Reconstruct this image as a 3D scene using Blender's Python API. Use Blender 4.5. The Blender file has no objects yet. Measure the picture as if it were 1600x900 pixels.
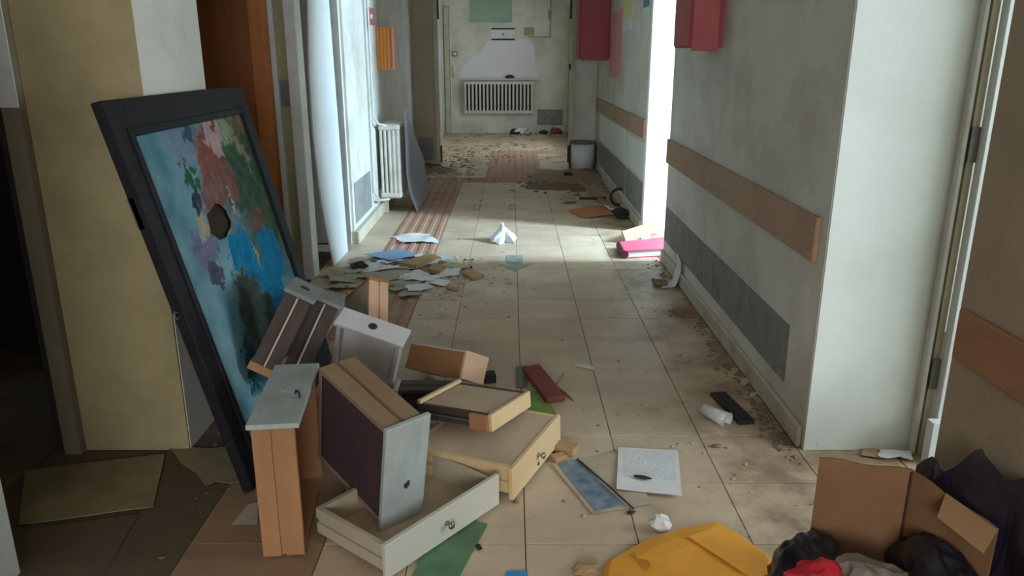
import bpy, bmesh, math, random
from mathutils import Vector, Matrix, Euler, noise

random.seed(7)
S = bpy.context.scene
COL = S.collection

# ------------------------------------------------------------------ camera
CAM_H, FPX = 1.6, 1205.0
PITCH = math.atan(362.0 / FPX)
cam_d = bpy.data.cameras.new('camera')
cam = bpy.data.objects.new('camera', cam_d)
COL.objects.link(cam)
cam.location = (0, 0, CAM_H)
cam.rotation_euler = (math.pi / 2 - PITCH, 0, 0)
cam_d.sensor_width = 36.0
cam_d.lens = 36.0 * FPX / 1600.0
cam_d.shift_x = 2.0 / 1600.0
cam_d.clip_start = 0.02
S.camera = cam

# ------------------------------------------------------------------ world, daylight and added fill at the windows, exposure
S.view_settings.view_transform = 'Standard'
S.view_settings.look = 'None'
S.view_settings.gamma = 1.0
S.view_settings.use_curve_mapping = False
S.view_settings.exposure = 0.80
W = bpy.data.worlds.new('sky')
S.world = W
W.use_nodes = True
bg = W.node_tree.nodes['Background']
bg.inputs['Color'].default_value = (0.80, 0.92, 1.0, 1)
bg.inputs['Strength'].default_value = 1.0
S.cycles.use_denoising = True
S.cycles.max_bounces = 10
S.cycles.diffuse_bounces = 7
S.cycles.sample_clamp_indirect = 6.0


def daylight(name, loc, rot, sx, sy, power, color=(0.80, 0.92, 1.0)):
    l = bpy.data.lights.new(name, 'AREA')
    l.shape = 'RECTANGLE'
    l.size, l.size_y, l.energy, l.color = sx, sy, power, color
    o = bpy.data.objects.new(name, l)
    COL.objects.link(o)
    o.location, o.rotation_euler = loc, rot
    return o


R90 = math.pi / 2
# each light sits in a window opening, the end one added as fill; area lights shine along local -Z
daylight('daylight_side_room', (4.36, 5.98, 2.02), (0, R90 - 0.58, 0), 0.85, 0.56, 430, (0.58, 0.80, 1.0))
daylight('daylight_right_room', (4.36, 1.75, 1.55), (0, R90, 0), 1.5, 1.9, 78)
daylight('fill_end_window', (0.0, -2.95, 1.7), (R90, 0, 0), 1.9, 1.3, 68, (0.95, 0.96, 1.0))  # unseen window light behind the camera, added as ambient fill
daylight('daylight_far_hall', (1.32, 14.0, 1.45), (0, R90, 0), 1.6, 2.0, 26)

# ------------------------------------------------------------------ materials


def lin(c):
    return tuple(((v / 12.92) if v <= 0.04045 else ((v + 0.055) / 1.055) ** 2.4) for v in (x / 255.0 for x in c))


MATS = {}


def mat(name, rgb, rough=0.7, var=0.12, scale=6.0, dirt=None, dirt_amt=0.5, dirt_scale=3.0, bump=0.0, bump_scale=60.0,
        stretch=None, spec=0.35, metal=0.0, grain=False, dirt_lo=0.45, dirt_hi=0.7):
    """procedural surface: base colour varied by noise, optional dirt blotches, optional wood grain, optional relief"""
    if name in MATS:
        return MATS[name]
    m = bpy.data.materials.new(name)
    m.use_nodes = True
    nt = m.node_tree
    N, L = nt.nodes, nt.links
    b = N['Principled BSDF']
    b.inputs['Roughness'].default_value = rough
    b.inputs['Metallic'].default_value = metal
    b.inputs['Specular IOR Level'].default_value = spec
    tc = N.new('ShaderNodeTexCoord')
    mp = N.new('ShaderNodeMapping')
    L.new(tc.outputs['Object'], mp.inputs['Vector'])
    if stretch:
        mp.inputs['Scale'].default_value = stretch
    base = lin(rgb)
    n1 = N.new('ShaderNodeTexNoise')
    n1.inputs['Scale'].default_value = scale
    n1.inputs['Detail'].default_value = 6.0
    n1.inputs['Roughness'].default_value = 0.6
    L.new(mp.outputs['Vector'], n1.inputs['Vector'])
    r = N.new('ShaderNodeValToRGB')
    r.color_ramp.elements[0].position = 0.3
    r.color_ramp.elements[1].position = 0.7
    r.color_ramp.elements[0].color = (*[max(0, v * (1 - var)) for v in base], 1)
    r.color_ramp.elements[1].color = (*[min(1, v * (1 + var)) for v in base], 1)
    L.new(n1.outputs['Fac'], r.inputs['Fac'])
    out = r.outputs['Color']
    if dirt is not None:
        n2 = N.new('ShaderNodeTexNoise')
        n2.inputs['Scale'].default_value = dirt_scale
        n2.inputs['Detail'].default_value = 8.0
        n2.inputs['Roughness'].default_value = 0.65
        L.new(tc.outputs['Object'], n2.inputs['Vector'])
        r2 = N.new('ShaderNodeValToRGB')
        r2.color_ramp.elements[0].position = dirt_lo
        r2.color_ramp.elements[1].position = dirt_hi
        r2.color_ramp.elements[0].color = (0, 0, 0, 1)
        r2.color_ramp.elements[1].color = (dirt_amt,) * 3 + (1,)
        L.new(n2.outputs['Fac'], r2.inputs['Fac'])
        mx = N.new('ShaderNodeMix')
        mx.data_type = 'RGBA'
        L.new(r2.outputs['Color'], mx.inputs['Factor'])
        L.new(out, mx.inputs['A'])
        mx.inputs['B'].default_value = (*lin(dirt), 1)
        out = mx.outputs['Result']
    L.new(out, b.inputs['Base Color'])
    if bump > 0:
        n3 = N.new('ShaderNodeTexNoise')
        n3.inputs['Scale'].default_value = bump_scale
        n3.inputs['Detail'].default_value = 4.0
        L.new(mp.outputs['Vector'], n3.inputs['Vector'])
        bp = N.new('ShaderNodeBump')
        bp.inputs['Strength'].default_value = bump
        bp.inputs['Distance'].default_value = 0.01
        L.new(n3.outputs['Fac'], bp.inputs['Height'])
        L.new(bp.outputs['Normal'], b.inputs['Normal'])
    MATS[name] = m
    return m


M_wall = mat('old_white_paint', (206, 206, 197), 0.75, 0.06, 2.0, (150, 142, 122), 0.55, 1.6, bump=0.12, bump_scale=40)
M_beige = mat('yellowed_paint', (164, 150, 112), 0.75, 0.08, 2.0, (120, 105, 75), 0.6, 1.8, bump=0.12, bump_scale=40)
M_reveal = mat('pale_gloss_paint', (212, 220, 214), 0.5, 0.03, 2.0, (180, 182, 172), 0.3, 2.5, bump=0.05)
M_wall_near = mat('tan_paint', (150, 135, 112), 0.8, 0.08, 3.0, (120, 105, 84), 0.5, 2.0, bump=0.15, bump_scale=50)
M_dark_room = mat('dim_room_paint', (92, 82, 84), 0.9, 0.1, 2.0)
M_ceiling = mat('ceiling_paint', (234, 234, 228), 0.9, 0.05, 2.0)
M_grout = mat('dark_grout', (112, 98, 82), 0.9, 0.2, 5.0)
M_gray_dado = mat('bare_grey_render', (130, 130, 127), 0.9, 0.2, 9.0, (150, 150, 145), 0.5, 5.0, bump=0.2)
M_rail = mat('guard_rail_wood', (166, 136, 108), 0.55, 0.12, 6.0, (128, 98, 76), 0.5, 3.0, stretch=(6, 1, 12))
M_base = mat('baseboard_paint', (196, 188, 168), 0.6, 0.1, 4.0, (110, 92, 70), 0.6, 4.0)
M_cream = mat('cream_metal_paint', (188, 184, 160), 0.5, 0.06, 4.0, (140, 130, 105), 0.4, 3.0)
M_white_metal = mat('white_metal_paint', (205, 208, 202), 0.4, 0.04, 4.0, (150, 140, 120), 0.3, 5.0)
M_hinge = mat('dull_steel', (120, 118, 116), 0.45, 0.1, 10.0, metal=0.6)
M_dark = mat('dark_iron', (48, 46, 46), 0.6, 0.2, 8.0)
M_brown_door = mat('brown_door_veneer', (214, 140, 84), 0.55, 0.12, 3.0, (170, 104, 60), 0.5, 2.0, stretch=(10, 10, 0.6))
M_laminate = mat('white_laminate', (216, 222, 222), 0.35, 0.03, 3.0, (180, 180, 172), 0.3, 3.0)
M_lilac = mat('lilac_laminate', (128, 126, 136), 0.5, 0.06, 5.0, (120, 110, 100), 0.4, 4.0)
M_radiator = mat('radiator_enamel', (206, 206, 196), 0.4, 0.04, 5.0, (150, 130, 105), 0.5, 6.0)
M_red_board = mat('dusty_red_paint', (172, 86, 88), 0.6, 0.12, 5.0, (164, 104, 96), 0.5, 6.0)
M_red_dark = mat('deep_red_paint', (148, 66, 78), 0.6, 0.1, 5.0)
M_pink = mat('faded_pink_card', (205, 148, 150), 0.7, 0.06, 4.0)
M_black_frame = mat('black_frame_wood', (26, 26, 31), 0.6, 0.25, 9.0, (40, 38, 40), 0.5, 7.0, bump=0.1, spec=0.2)
M_black_bag = mat('black_plastic_film', (30, 26, 38), 0.35, 0.3, 6.0, spec=0.5)
M_card = mat('brown_cardboard', (128, 94, 64), 0.85, 0.1, 5.0, (100, 74, 52), 0.5, 3.0)
M_yellow_env = mat('yellow_manila', (226, 160, 58), 0.7, 0.06, 4.0, (190, 126, 44), 0.45, 5.0)
M_paper = mat('white_paper', (216, 218, 218), 0.8, 0.04, 8.0, (176, 168, 150), 0.35, 7.0)
M_old_paper = mat('stained_paper', (178, 168, 146), 0.85, 0.1, 8.0, (130, 112, 88), 0.6, 8.0)
M_foil = mat('crinkled_film', (214, 220, 220), 0.3, 0.05, 8.0, spec=0.7)
M_blue = mat('blue_card', (120, 150, 186), 0.6, 0.06, 5.0, (150, 160, 170), 0.4, 5.0)
M_brown_block = mat('raw_brown_board', (172, 142, 104), 0.8, 0.14, 9.0, (120, 92, 62), 0.5, 6.0)
M_brick = mat('red_brown_board', (128, 66, 56), 0.8, 0.1, 8.0, (110, 70, 58), 0.5, 9.0)
M_green = mat('green_card', (94, 130, 96), 0.7, 0.14, 6.0, (70, 84, 64), 0.6, 4.0)
M_moss = mat('bright_green_card', (128, 158, 84), 0.75, 0.15, 8.0)
M_soot = mat('charred_scrap', (52, 48, 47), 0.85, 0.3, 12.0)
M_dust = mat('brown_dust', (124, 106, 86), 0.95, 0.25, 30.0)
M_plaster = mat('fallen_plaster', (176, 166, 150), 0.95, 0.15, 20.0)
M_sand = mat('brown_sand', (150, 128, 104), 0.95, 0.15, 25.0, bump=0.3, bump_scale=200)
M_lino = mat('old_linoleum', (136, 126, 92), 0.8, 0.14, 3.0, (84, 70, 52), 0.7, 3.5)
M_lino_dark = mat('dark_linoleum', (96, 84, 64), 0.85, 0.18, 3.0, (66, 54, 42), 0.6, 3.0)
M_red_tile = mat('red_ribbed_tile', (170, 124, 102), 0.75, 0.1, 6.0, (164, 146, 126), 0.7, 2.5, dirt_lo=0.35, dirt_hi=0.65)
# drawers
M_pine = mat('bare_orange_ply', (166, 122, 84), 0.75, 0.08, 3.0, (136, 98, 68), 0.4, 3.0, stretch=(8, 1, 8))
M_pine_pale = mat('pale_yellow_wood', (210, 184, 142), 0.6, 0.07, 3.0, (190, 150, 100), 0.35, 3.0, stretch=(1, 8, 8))
M_drab = mat('drab_ply', (142, 118, 92), 0.75, 0.08, 3.0, (116, 94, 72), 0.4, 3.0, stretch=(8, 1, 8))
M_pink_ply = mat('pinkish_ply', (218, 182, 152), 0.65, 0.06, 3.0, (180, 130, 100), 0.35, 3.0)
M_gray_front = mat('grey_grained_laminate', (166, 176, 172), 0.55, 0.09, 4.0, (134, 138, 132), 0.5, 5.0, stretch=(1, 8, 14))
M_cream_front = mat('cream_drawer_paint', (190, 192, 180), 0.5, 0.05, 3.0, (182, 164, 126), 0.35, 3.0)
M_cream_side = mat('cream_side_board', (180, 170, 148), 0.6, 0.07, 3.0, (150, 130, 96), 0.4, 3.0)
M_hardboard = mat('brown_hardboard', (186, 166, 141), 0.8, 0.08, 5.0, (146, 126, 104), 0.5, 3.0)
M_dark_board = mat('dark_purple_hardboard', (70, 50, 54), 0.85, 0.1, 5.0, (52, 38, 44), 0.5, 4.0)
M_lilac_white = mat('dusty_white_laminate', (200, 196, 198), 0.6, 0.05, 3.0, (170, 162, 160), 0.4, 4.0)
M_white_inner = mat('grey_white_board', (230, 228, 222), 0.7, 0.06, 3.0, (140, 134, 124), 0.5, 3.0)
M_dark_side = mat('dark_brown_side', (74, 62, 56), 0.7, 0.15, 4.0, (52, 44, 42), 0.5, 4.0, stretch=(8, 1, 8))
M_metal = mat('tarnished_steel', (150, 146, 138), 0.3, 0.1, 10.0, metal=0.9)


def tile_material():
    """beige glazed tile with per-piece tint, fine scuffs and brown grime that gathers along the right wall"""
    m = bpy.data.materials.new('beige_floor_tile')
    m.use_nodes = True
    nt = m.node_tree
    N, L = nt.nodes, nt.links
    b = N['Principled BSDF']
    geo = N.new('ShaderNodeNewGeometry')
    oi = N.new('ShaderNodeObjectInfo')
    n1 = N.new('ShaderNodeTexNoise')
    n1.inputs['Scale'].default_value = 3.0
    n1.inputs['Detail'].default_value = 8
    n1.inputs['Roughness'].default_value = 0.65
    L.new(geo.outputs['Position'], n1.inputs['Vector'])
    r = N.new('ShaderNodeValToRGB')
    r.color_ramp.elements[0].position, r.color_ramp.elements[1].position = 0.3, 0.72
    r.color_ramp.elements[0].color = (*lin((178, 157, 133)), 1)
    r.color_ramp.elements[1].color = (*lin((207, 188, 162)), 1)
    L.new(n1.outputs['Fac'], r.inputs['Fac'])
    hv = N.new('ShaderNodeHueSaturation')
    ma = N.new('ShaderNodeMath')
    ma.operation = 'MULTIPLY_ADD'
    ma.inputs[1].default_value, ma.inputs[2].default_value = 0.14, 0.93
    L.new(oi.outputs['Random'], ma.inputs[0])
    L.new(ma.outputs[0], hv.inputs['Value'])
    L.new(r.outputs['Color'], hv.inputs['Color'])
    # grime: noise pushed up near the right wall foot (x from 0.75 to 1.22)
    sp = N.new('ShaderNodeSeparateXYZ')
    L.new(geo.outputs['Position'], sp.inputs[0])
    mr = N.new('ShaderNodeMapRange')
    mr.inputs['From Min'].default_value, mr.inputs['From Max'].default_value = 0.55, 1.22
    mr.inputs['To Min'].default_value, mr.inputs['To Max'].default_value = -0.03, 0.17
    L.new(sp.outputs['X'], mr.inputs['Value'])
    n2 = N.new('ShaderNodeTexNoise')
    n2.inputs['Scale'].default_value = 2.6
    n2.inputs['Detail'].default_value = 10
    n2.inputs['Roughness'].default_value = 0.72
    L.new(geo.outputs['Position'], n2.inputs['Vector'])
    ad = N.new('ShaderNodeMath')
    L.new(n2.outputs['Fac'], ad.inputs[0])
    L.new(mr.outputs['Result'], ad.inputs[1])
    # more grime beyond the far end of the hall
    mr2 = N.new('ShaderNodeMapRange')
    mr2.inputs['From Min'].default_value, mr2.inputs['From Max'].default_value = 9.0, 11.0
    mr2.inputs['To Min'].default_value, mr2.inputs['To Max'].default_value = 0.0, 0.12
    L.new(sp.outputs['Y'], mr2.inputs['Value'])
    ad2 = N.new('ShaderNodeMath')
    L.new(ad.outputs[0], ad2.inputs[0])
    L.new(mr2.outputs['Result'], ad2.inputs[1])
    r2 = N.new('ShaderNodeValToRGB')
    r2.color_ramp.elements[0].position, r2.color_ramp.elements[1].position = 0.54, 0.74
    r2.color_ramp.elements[0].color = (0, 0, 0, 1)
    r2.color_ramp.elements[1].color = (0.75, 0.75, 0.75, 1)
    L.new(ad2.outputs[0], r2.inputs['Fac'])
    mx = N.new('ShaderNodeMix')
    mx.data_type = 'RGBA'
    L.new(r2.outputs['Color'], mx.inputs['Factor'])
    L.new(hv.outputs['Color'], mx.inputs['A'])
    mx.inputs['B'].default_value = (*lin((122, 92, 68)), 1)
    L.new(mx.outputs['Result'], b.inputs['Base Color'])
    r3 = N.new('ShaderNodeMapRange')
    r3.inputs['To Min'].default_value, r3.inputs['To Max'].default_value = 0.34, 0.62
    L.new(n2.outputs['Fac'], r3.inputs['Value'])
    L.new(r3.outputs['Result'], b.inputs['Roughness'])
    b.inputs['Specular IOR Level'].default_value = 0.45
    bp = N.new('ShaderNodeBump')
    bp.inputs['Strength'].default_value = 0.06
    bp.inputs['Distance'].default_value = 0.01
    L.new(n1.outputs['Fac'], bp.inputs['Height'])
    L.new(bp.outputs['Normal'], b.inputs['Normal'])
    return m


M_tile = tile_material()

# ------------------------------------------------------------------ mesh helpers


def mesh_obj(name, bm, m, parent=None, smooth=False):
    me = bpy.data.meshes.new(name)
    bmesh.ops.recalc_face_normals(bm, faces=bm.faces)
    bm.to_mesh(me)
    bm.free()
    me.materials.append(m)
    if smooth:
        for p in me.polygons:
            p.use_smooth = True
    o = bpy.data.objects.new(name, me)
    COL.objects.link(o)
    if parent:
        o.parent = parent
    return o


def bx(bm, x0, x1, y0, y1, z0, z1, bev=0.0):
    r = bmesh.ops.create_cube(bm, size=1.0)
    for v in r['verts']:
        v.co = Vector(((x0 + x1) / 2 + v.co.x * (x1 - x0), (y0 + y1) / 2 + v.co.y * (y1 - y0), (z0 + z1) / 2 + v.co.z * (z1 - z0)))
    if bev > 0:
        es = list({e for v in r['verts'] for e in v.link_edges})
        bmesh.ops.bevel(bm, geom=es, offset=bev, segments=1, affect='EDGES')
    return bm


def box(name, b, m, parent=None, bev=0.0):
    return mesh_obj(name, bx(bmesh.new(), *b, bev=bev), m, parent)


def boxes(name, bs, m, parent=None, bev=0.0):
    bm = bmesh.new()
    for b in bs:
        bx(bm, *b, bev=bev)
    return mesh_obj(name, bm, m, parent)


def tube(bm, pts, r, n=10, cap=True):
    """round bar through the points"""
    pts = [Vector(p) for p in pts]
    rings = []
    for i, p in enumerate(pts):
        d = (pts[min(i + 1, len(pts) - 1)] - pts[max(i - 1, 0)]).normalized()
        a = Vector((0, 0, 1)) if abs(d.z) < 0.9 else Vector((1, 0, 0))
        u = d.cross(a).normalized()
        v = d.cross(u)
        rr = r[i] if isinstance(r, (list, tuple)) else r
        rings.append([bm.verts.new(p + (u * math.cos(t) + v * math.sin(t)) * rr) for t in [2 * math.pi * k / n for k in range(n)]])
    for a, b in zip(rings, rings[1:]):
        for k in range(n):
            bm.faces.new((a[k], a[(k + 1) % n], b[(k + 1) % n], b[k]))
    if cap:
        bm.faces.new(rings[0][::-1])
        bm.faces.new(rings[-1])
    return bm


def lathe(bm, prof, c=(0, 0, 0), n=20):
    rings = []
    for r, z in prof:
        rings.append([bm.verts.new((c[0] + r * math.cos(2 * math.pi * k / n), c[1] + r * math.sin(2 * math.pi * k / n), c[2] + z)) for k in range(n)])
    for a, b in zip(rings, rings[1:]):
        for k in range(n):
            bm.faces.new((a[k], a[(k + 1) % n], b[(k + 1) % n], b[k]))
    bm.faces.new(rings[0][::-1])
    bm.faces.new(rings[-1])
    return bm


def prism(bm, poly, axis, a, b):
    """extrude a 2-D polygon along an axis (0 x, 1 y, 2 z) from a to b"""
    def mk(p, t):
        return {0: (t, p[0], p[1]), 1: (p[0], t, p[1]), 2: (p[0], p[1], t)}[axis]
    lo = [bm.verts.new(mk(p, a)) for p in poly]
    hi = [bm.verts.new(mk(p, b)) for p in poly]
    n = len(poly)
    for k in range(n):
        bm.faces.new((lo[k], lo[(k + 1) % n], hi[(k + 1) % n], hi[k]))
    bm.faces.new(lo[::-1])
    bm.faces.new(hi)
    return bm


def sheet(bm, fn, nu=8, nv=8, thick=0.001):
    """a surface fn(u, v) -> point, given real thickness"""
    g = [[Vector(fn(i / nu, j / nv)) for j in range(nv + 1)] for i in range(nu + 1)]
    top, bot = [], []
    for i in range(nu + 1):
        rt, rb = [], []
        for j in range(nv + 1):
            du = g[min(i + 1, nu)][j] - g[max(i - 1, 0)][j]
            dv = g[i][min(j + 1, nv)] - g[i][max(j - 1, 0)]
            n = du.cross(dv)
            n = n.normalized() if n.length > 1e-9 else Vector((0, 0, 1))
            rt.append(bm.verts.new(g[i][j] + n * thick / 2))
            rb.append(bm.verts.new(g[i][j] - n * thick / 2))
        top.append(rt)
        bot.append(rb)
    for i in range(nu):
        for j in range(nv):
            bm.faces.new((top[i][j], top[i + 1][j], top[i + 1][j + 1], top[i][j + 1]))
            bm.faces.new((bot[i][j], bot[i][j + 1], bot[i + 1][j + 1], bot[i + 1][j]))
    for i in range(nu):
        for j in (0, nv):
            bm.faces.new((top[i][j], bot[i][j], bot[i + 1][j], top[i + 1][j]))
    for j in range(nv):
        for i in (0, nu):
            bm.faces.new((top[i][j], top[i][j + 1], bot[i][j + 1], bot[i][j]))
    return bm


def lump(bm, c, r, sub=2, rough=0.35, freq=2.0, seed=0, flat=True):
    res = bmesh.ops.create_icosphere(bm, subdivisions=sub, radius=1.0)
    off = Vector((seed * 3.7, seed * 1.3, seed * 2.1))
    for v in res['verts']:
        d = 1 + rough * noise.noise(v.co * freq + off) + rough * 0.5 * noise.noise(v.co * freq * 2.7 + off)
        p = v.co * d
        v.co = Vector((c[0] + p.x * r[0], c[1] + p.y * r[1], c[2] + p.z * r[2]))
        if flat and v.co.z < 0.001:
            v.co.z = 0.001
    return bm


def tag(o, label=None, cat=None, group=None, kind=None):
    if label:
        o['label'] = label
    if cat:
        o['category'] = cat
    if group:
        o['group'] = group
    if kind:
        o['kind'] = kind
    return o


def root(name, label, cat, loc=(0, 0, 0), rot=(0, 0, 0), group=None, kind=None):
    o = bpy.data.objects.new(name, None)
    o.empty_display_size = 0.1
    COL.objects.link(o)
    o.location, o.rotation_euler = loc, rot
    return tag(o, label, cat, group, kind)


def struct(name):
    o = bpy.data.objects.new(name, None)
    o.empty_display_size = 0.1
    COL.objects.link(o)
    o['kind'] = 'structure'
    return o


CP, SP = math.cos(PITCH), math.sin(PITCH)


def floor_at(x, y, z=0.0):
    """the point at height z on the camera ray through this image pixel"""
    a, b = (x - 798.0) / FPX, (450.0 - y) / FPX
    d = (a, CP + b * SP, -SP + b * CP)
    t = (z - CAM_H) / d[2]
    return Vector((d[0] * t, d[1] * t, z))


# ================================================================== THE SETTING
XR, XL = 1.24, -1.36
H = 2.9
# ---- floor
floor = box('floor', (-4.3, 4.5, -3.2, 17.3, -0.12, -0.006), M_grout)
floor['kind'] = 'structure'
PX, PY, Y0 = 0.39, 0.396, 3.86
cols = [(-1.49, -1.10), (-0.64, -0.34), (-0.34, 0.05), (0.05, 0.44), (0.44, 0.83), (0.83, 1.22), (1.22, 1.61), (1.61, 2.0)]
tile_mesh = {}


def tile(x0, x1, y0, y1, m=M_tile):
    w, d = round(x1 - x0, 3), round(y1 - y0, 3)
    key = (w, d)
    if key not in tile_mesh:
        bm = bx(bmesh.new(), -w / 2 + 0.002, w / 2 - 0.002, -d / 2 + 0.002, d / 2 - 0.002, -0.012, 0.0, bev=0.0012)
        o = mesh_obj('tile', bm, m, floor)
        tile_mesh[key] = o.data
    else:
        o = bpy.data.objects.new('tile', tile_mesh[key])
        COL.objects.link(o)
        o.parent = floor
    o.location = ((x0 + x1) / 2, (y0 + y1) / 2, random.uniform(-0.0012, 0.0004))
    o.rotation_euler = (random.uniform(-1, 1) * 0.0022, random.uniform(-1, 1) * 0.0022, random.uniform(-1, 1) * 0.002)


for k in range(-6, 16):
    y0 = Y0 + PY * k
    for (a, b) in cols:
        if a > 1.2:
            if not ((1.9 < y0 < 2.9) or (6.0 < y0 < 7.2)):
                continue
        if a < -1.4 and y0 < 3.1:
            continue
        tile(a, b, y0, y0 + PY)
bm = bmesh.new()
for k in range(16, 34):
    y0 = Y0 + PY * k
    for (a, b) in [(-1.49, -1.10), (-1.10, -0.64)] + cols[1:6]:
        if k == 16 and b < 0.3:
            continue
        if -0.36 < a < 0.4 and 16 <= k < 25 and a < 0.3:
            continue
        bx(bm, a + 0.002, b - 0.002, y0 + 0.002, y0 + PY - 0.002, -0.012, random.uniform(-0.001, 0.0005))
tag(mesh_obj('far_tiles', bm, M_tile, floor), kind='stuff')


def ribbed(name_loc, w, d, n=5, along_y=True):
    """a red warning tile with raised ribs"""
    key = ('rib', round(w, 3), round(d, 3), along_y)
    if key not in tile_mesh:
        bm = bx(bmesh.new(), -w / 2 + 0.002, w / 2 - 0.002, -d / 2 + 0.002, d / 2 - 0.002, -0.012, 0.0)
        for i in range(n):
            if along_y:
                c = -w / 2 + w * (i + 0.5) / n
                hw = w / n * 0.3
                prism(bm, [(c - hw, 0), (c - hw * 0.6, 0.006), (c + hw * 0.6, 0.006), (c + hw, 0)], 1, -d / 2 + 0.004, d / 2 - 0.004)
            else:
                c = -d / 2 + d * (i + 0.5) / n
                hw = d / n * 0.3
                prism(bm, [(c - hw, 0), (c - hw * 0.6, 0.006), (c + hw * 0.6, 0.006), (c + hw, 0)], 0, -w / 2 + 0.004, w / 2 - 0.004)
        o = mesh_obj('ribbed_tile', bm, M_red_tile, floor)
        tile_mesh[key] = o.data
    else:
        o = bpy.data.objects.new('ribbed_tile', tile_mesh[key])
        COL.objects.link(o)
        o.parent = floor
    o.location = name_loc
    return o


M_brown_tile = mat('brown_floor_tile', (150, 122, 96), 0.7, 0.12, 4.0, (104, 84, 66), 0.6, 3.0)
for k in range(-6, -1):
    tile(-1.10, -0.64, Y0 + PY * k, Y0 + PY * (k + 1), M_brown_tile)
for k in range(-1, 16):
    ribbed((-0.87, Y0 + PY * (k + 0.5), random.uniform(-0.001, 0.001)), 0.46, PY)
for i in range(4):
    ribbed((-0.92 + 0.36 * i, 10.39, 0.0), 0.36, PY, 4, False)
for k in range(9):
    for x in (-0.145, 0.245):
        ribbed((x, 10.59 + PY * (k + 0.5) - 0.39, 0.001), 0.39, PY, 4)
for i in range(2):
    ribbed((0.63 + 0.39 * i, 13.55, 0.001), 0.39, PY, 4, False)

# arrow print worn on the tiles
M_teal = mat('teal_floor_paint', (104, 142, 140), 0.6, 0.2, 20.0, (172, 158, 138), 0.9, 12.0, dirt_lo=0.38, dirt_hi=0.6)
M_rose = mat('rose_floor_paint', (146, 132, 132), 0.6, 0.15, 20.0, (172, 158, 138), 0.9, 12.0, dirt_lo=0.38, dirt_hi=0.6)


def arrow(px, py, m, s=1.0, head=True):
    c = floor_at(px, py)
    w = 0.045 * s
    bm = bmesh.new()
    if head:
        poly = [(-w, 0.16), (w, 0.16), (w, -0.04), (w * 1.9, -0.04), (0, -0.19), (-w * 1.9, -0.04), (-w, -0.04)]
        prism(bm, [(c.x + a, c.y + b * s) for a, b in poly], 2, 0.0005, 0.0022)
    else:
        for (a, b, c2, d) in ((-w, -w * 0.6, -0.16, 0.16), (w * 0.6, w, -0.16, 0.16), (-w, w, -0.18, -0.1), (-w, w, 0.12, 0.16)):
            bx(bm, c.x + a, c.x + b, c.y + c2 * s, c.y + d * s, 0.0005, 0.0022)
    return mesh_obj('floor_marking', bm, m, floor)


arrow(804, 410, M_teal, 1.5)['label'] = 'teal arrow print on the tile'
arrow(731, 412, M_rose, 0.9, False)
arrow(745, 324, M_rose, 0.9, False)
arrow(801, 324, M_rose, 0.9, False)

# ---- walls
wr = struct('wall_right')
box('wall_panel', (XR, 1.69, 2.95, 6.09, 0, H), M_wall, wr)
box('wall_panel', (XR, 1.69, 7.19, 11.5, 0, H), M_wall, wr)
box('wall_panel', (XR, 1.69, -3.2, 2.02, 0, H), M_wall_near, wr)
box('wall_panel', (XR, 1.69, 2.02, 2.95, 2.25, H), M_wall, wr)
box('wall_panel', (XR, 1.69, 6.09, 7.19, 2.25, H), M_wall, wr)
box('reveal_panel', (XR + 0.002, 1.69, 2.938, 2.95, 0.0, 2.25), M_reveal, wr)
box('reveal_panel', (XR + 0.01, 1.69, 7.178, 7.19, 0.0, 2.25), M_reveal, wr)
# bare render left where a dado came off, in separate lengths
for (a, b, z0, z1) in ((3.22, 6.07, 0.185, 0.455), (7.22, 8.28, 0.15, 0.46), (8.31, 10.9, 0.15, 0.46)):
    box('dado_panel', (XR - 0.004, XR, a, b, z0, z1), M_gray_dado, wr)
box('wall_seam', (XR - 0.006, XR, 8.283, 8.307, 0.1, 0.88), M_base, wr)
box('wall_patch', (XR - 0.005, XR, 7.22, 8.28, 0.50, 0.83), M_reveal, wr)
box('wall_patch', (XR - 0.005, XR, 8.31, 10.9, 0.50, 0.84), M_reveal, wr)

wl = struct('wall_left')
box('wall_panel', (-1.80, XL, 2.95, 3.55, 0, H), M_wall, wl)
box('reveal_panel', (-1.80, XL - 0.003, 2.938, 2.95, 0, H), M_beige, wl)
box('wall_panel', (-1.9, -1.39, 6.72, 11.5, 0, H), M_wall, wl)
box('wall_panel', (-1.9, XL, -3.2, 1.6, 0, H), M_wall_near, wl)
box('wall_panel', (-1.876, XL, 1.6, 2.95, 2.25, H), M_wall, wl)
box('wall_panel', (-1.9, -1.40, 3.55, 6.72, 2.25, H), M_wall, wl)
box('dado_panel', (-1.39, -1.386, 6.80, 7.62, 0.16, 0.52), M_gray_dado, wl)

# portal at the end of the hall
wp = struct('wall_portal')
box('wall_panel', (-1.9, -1.06, 11.5, 11.75, 0, H), mat('grey_beige_paint', (172, 164, 140), 0.75, 0.06, 2.0), wp)
box('wall_panel', (0.92, 1.69, 11.5, 11.75, 0, H), M_wall, wp)
box('wall_panel', (-1.06, 0.92, 11.5, 11.75, 2.5, H), M_wall, wp)
box('dado_panel', (-1.36, -1.14, 11.495, 11.5, 0.12, 0.46), M_gray_dado, wp)
pf = struct('trim_1')
for x0, x1 in ((-1.09, -1.03), (0.85, 0.92)):
    box('door_jamb', (x0, x1, 11.46, 11.56, 0, 2.5), M_cream, pf)
    box('door_jamb', (x0 + 0.015, x1 - 0.015, 11.56, 11.70, 0, 2.5), M_white_metal, pf)
box('door_head', (-1.09, 0.92, 11.46, 11.56, 2.44, 2.5), M_cream, pf)
for x, z0, z1 in ((-1.02, 0.10, 0.34), (0.845, 0.10, 0.34), (-1.02, 2.1, 2.4), (0.845, 2.1, 2.4), (0.845, 1.42, 1.50)):
    box('hinge', (x - 0.012, x + 0.012, 11.44, 11.47, z0, z1), M_dark, pf)

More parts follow.
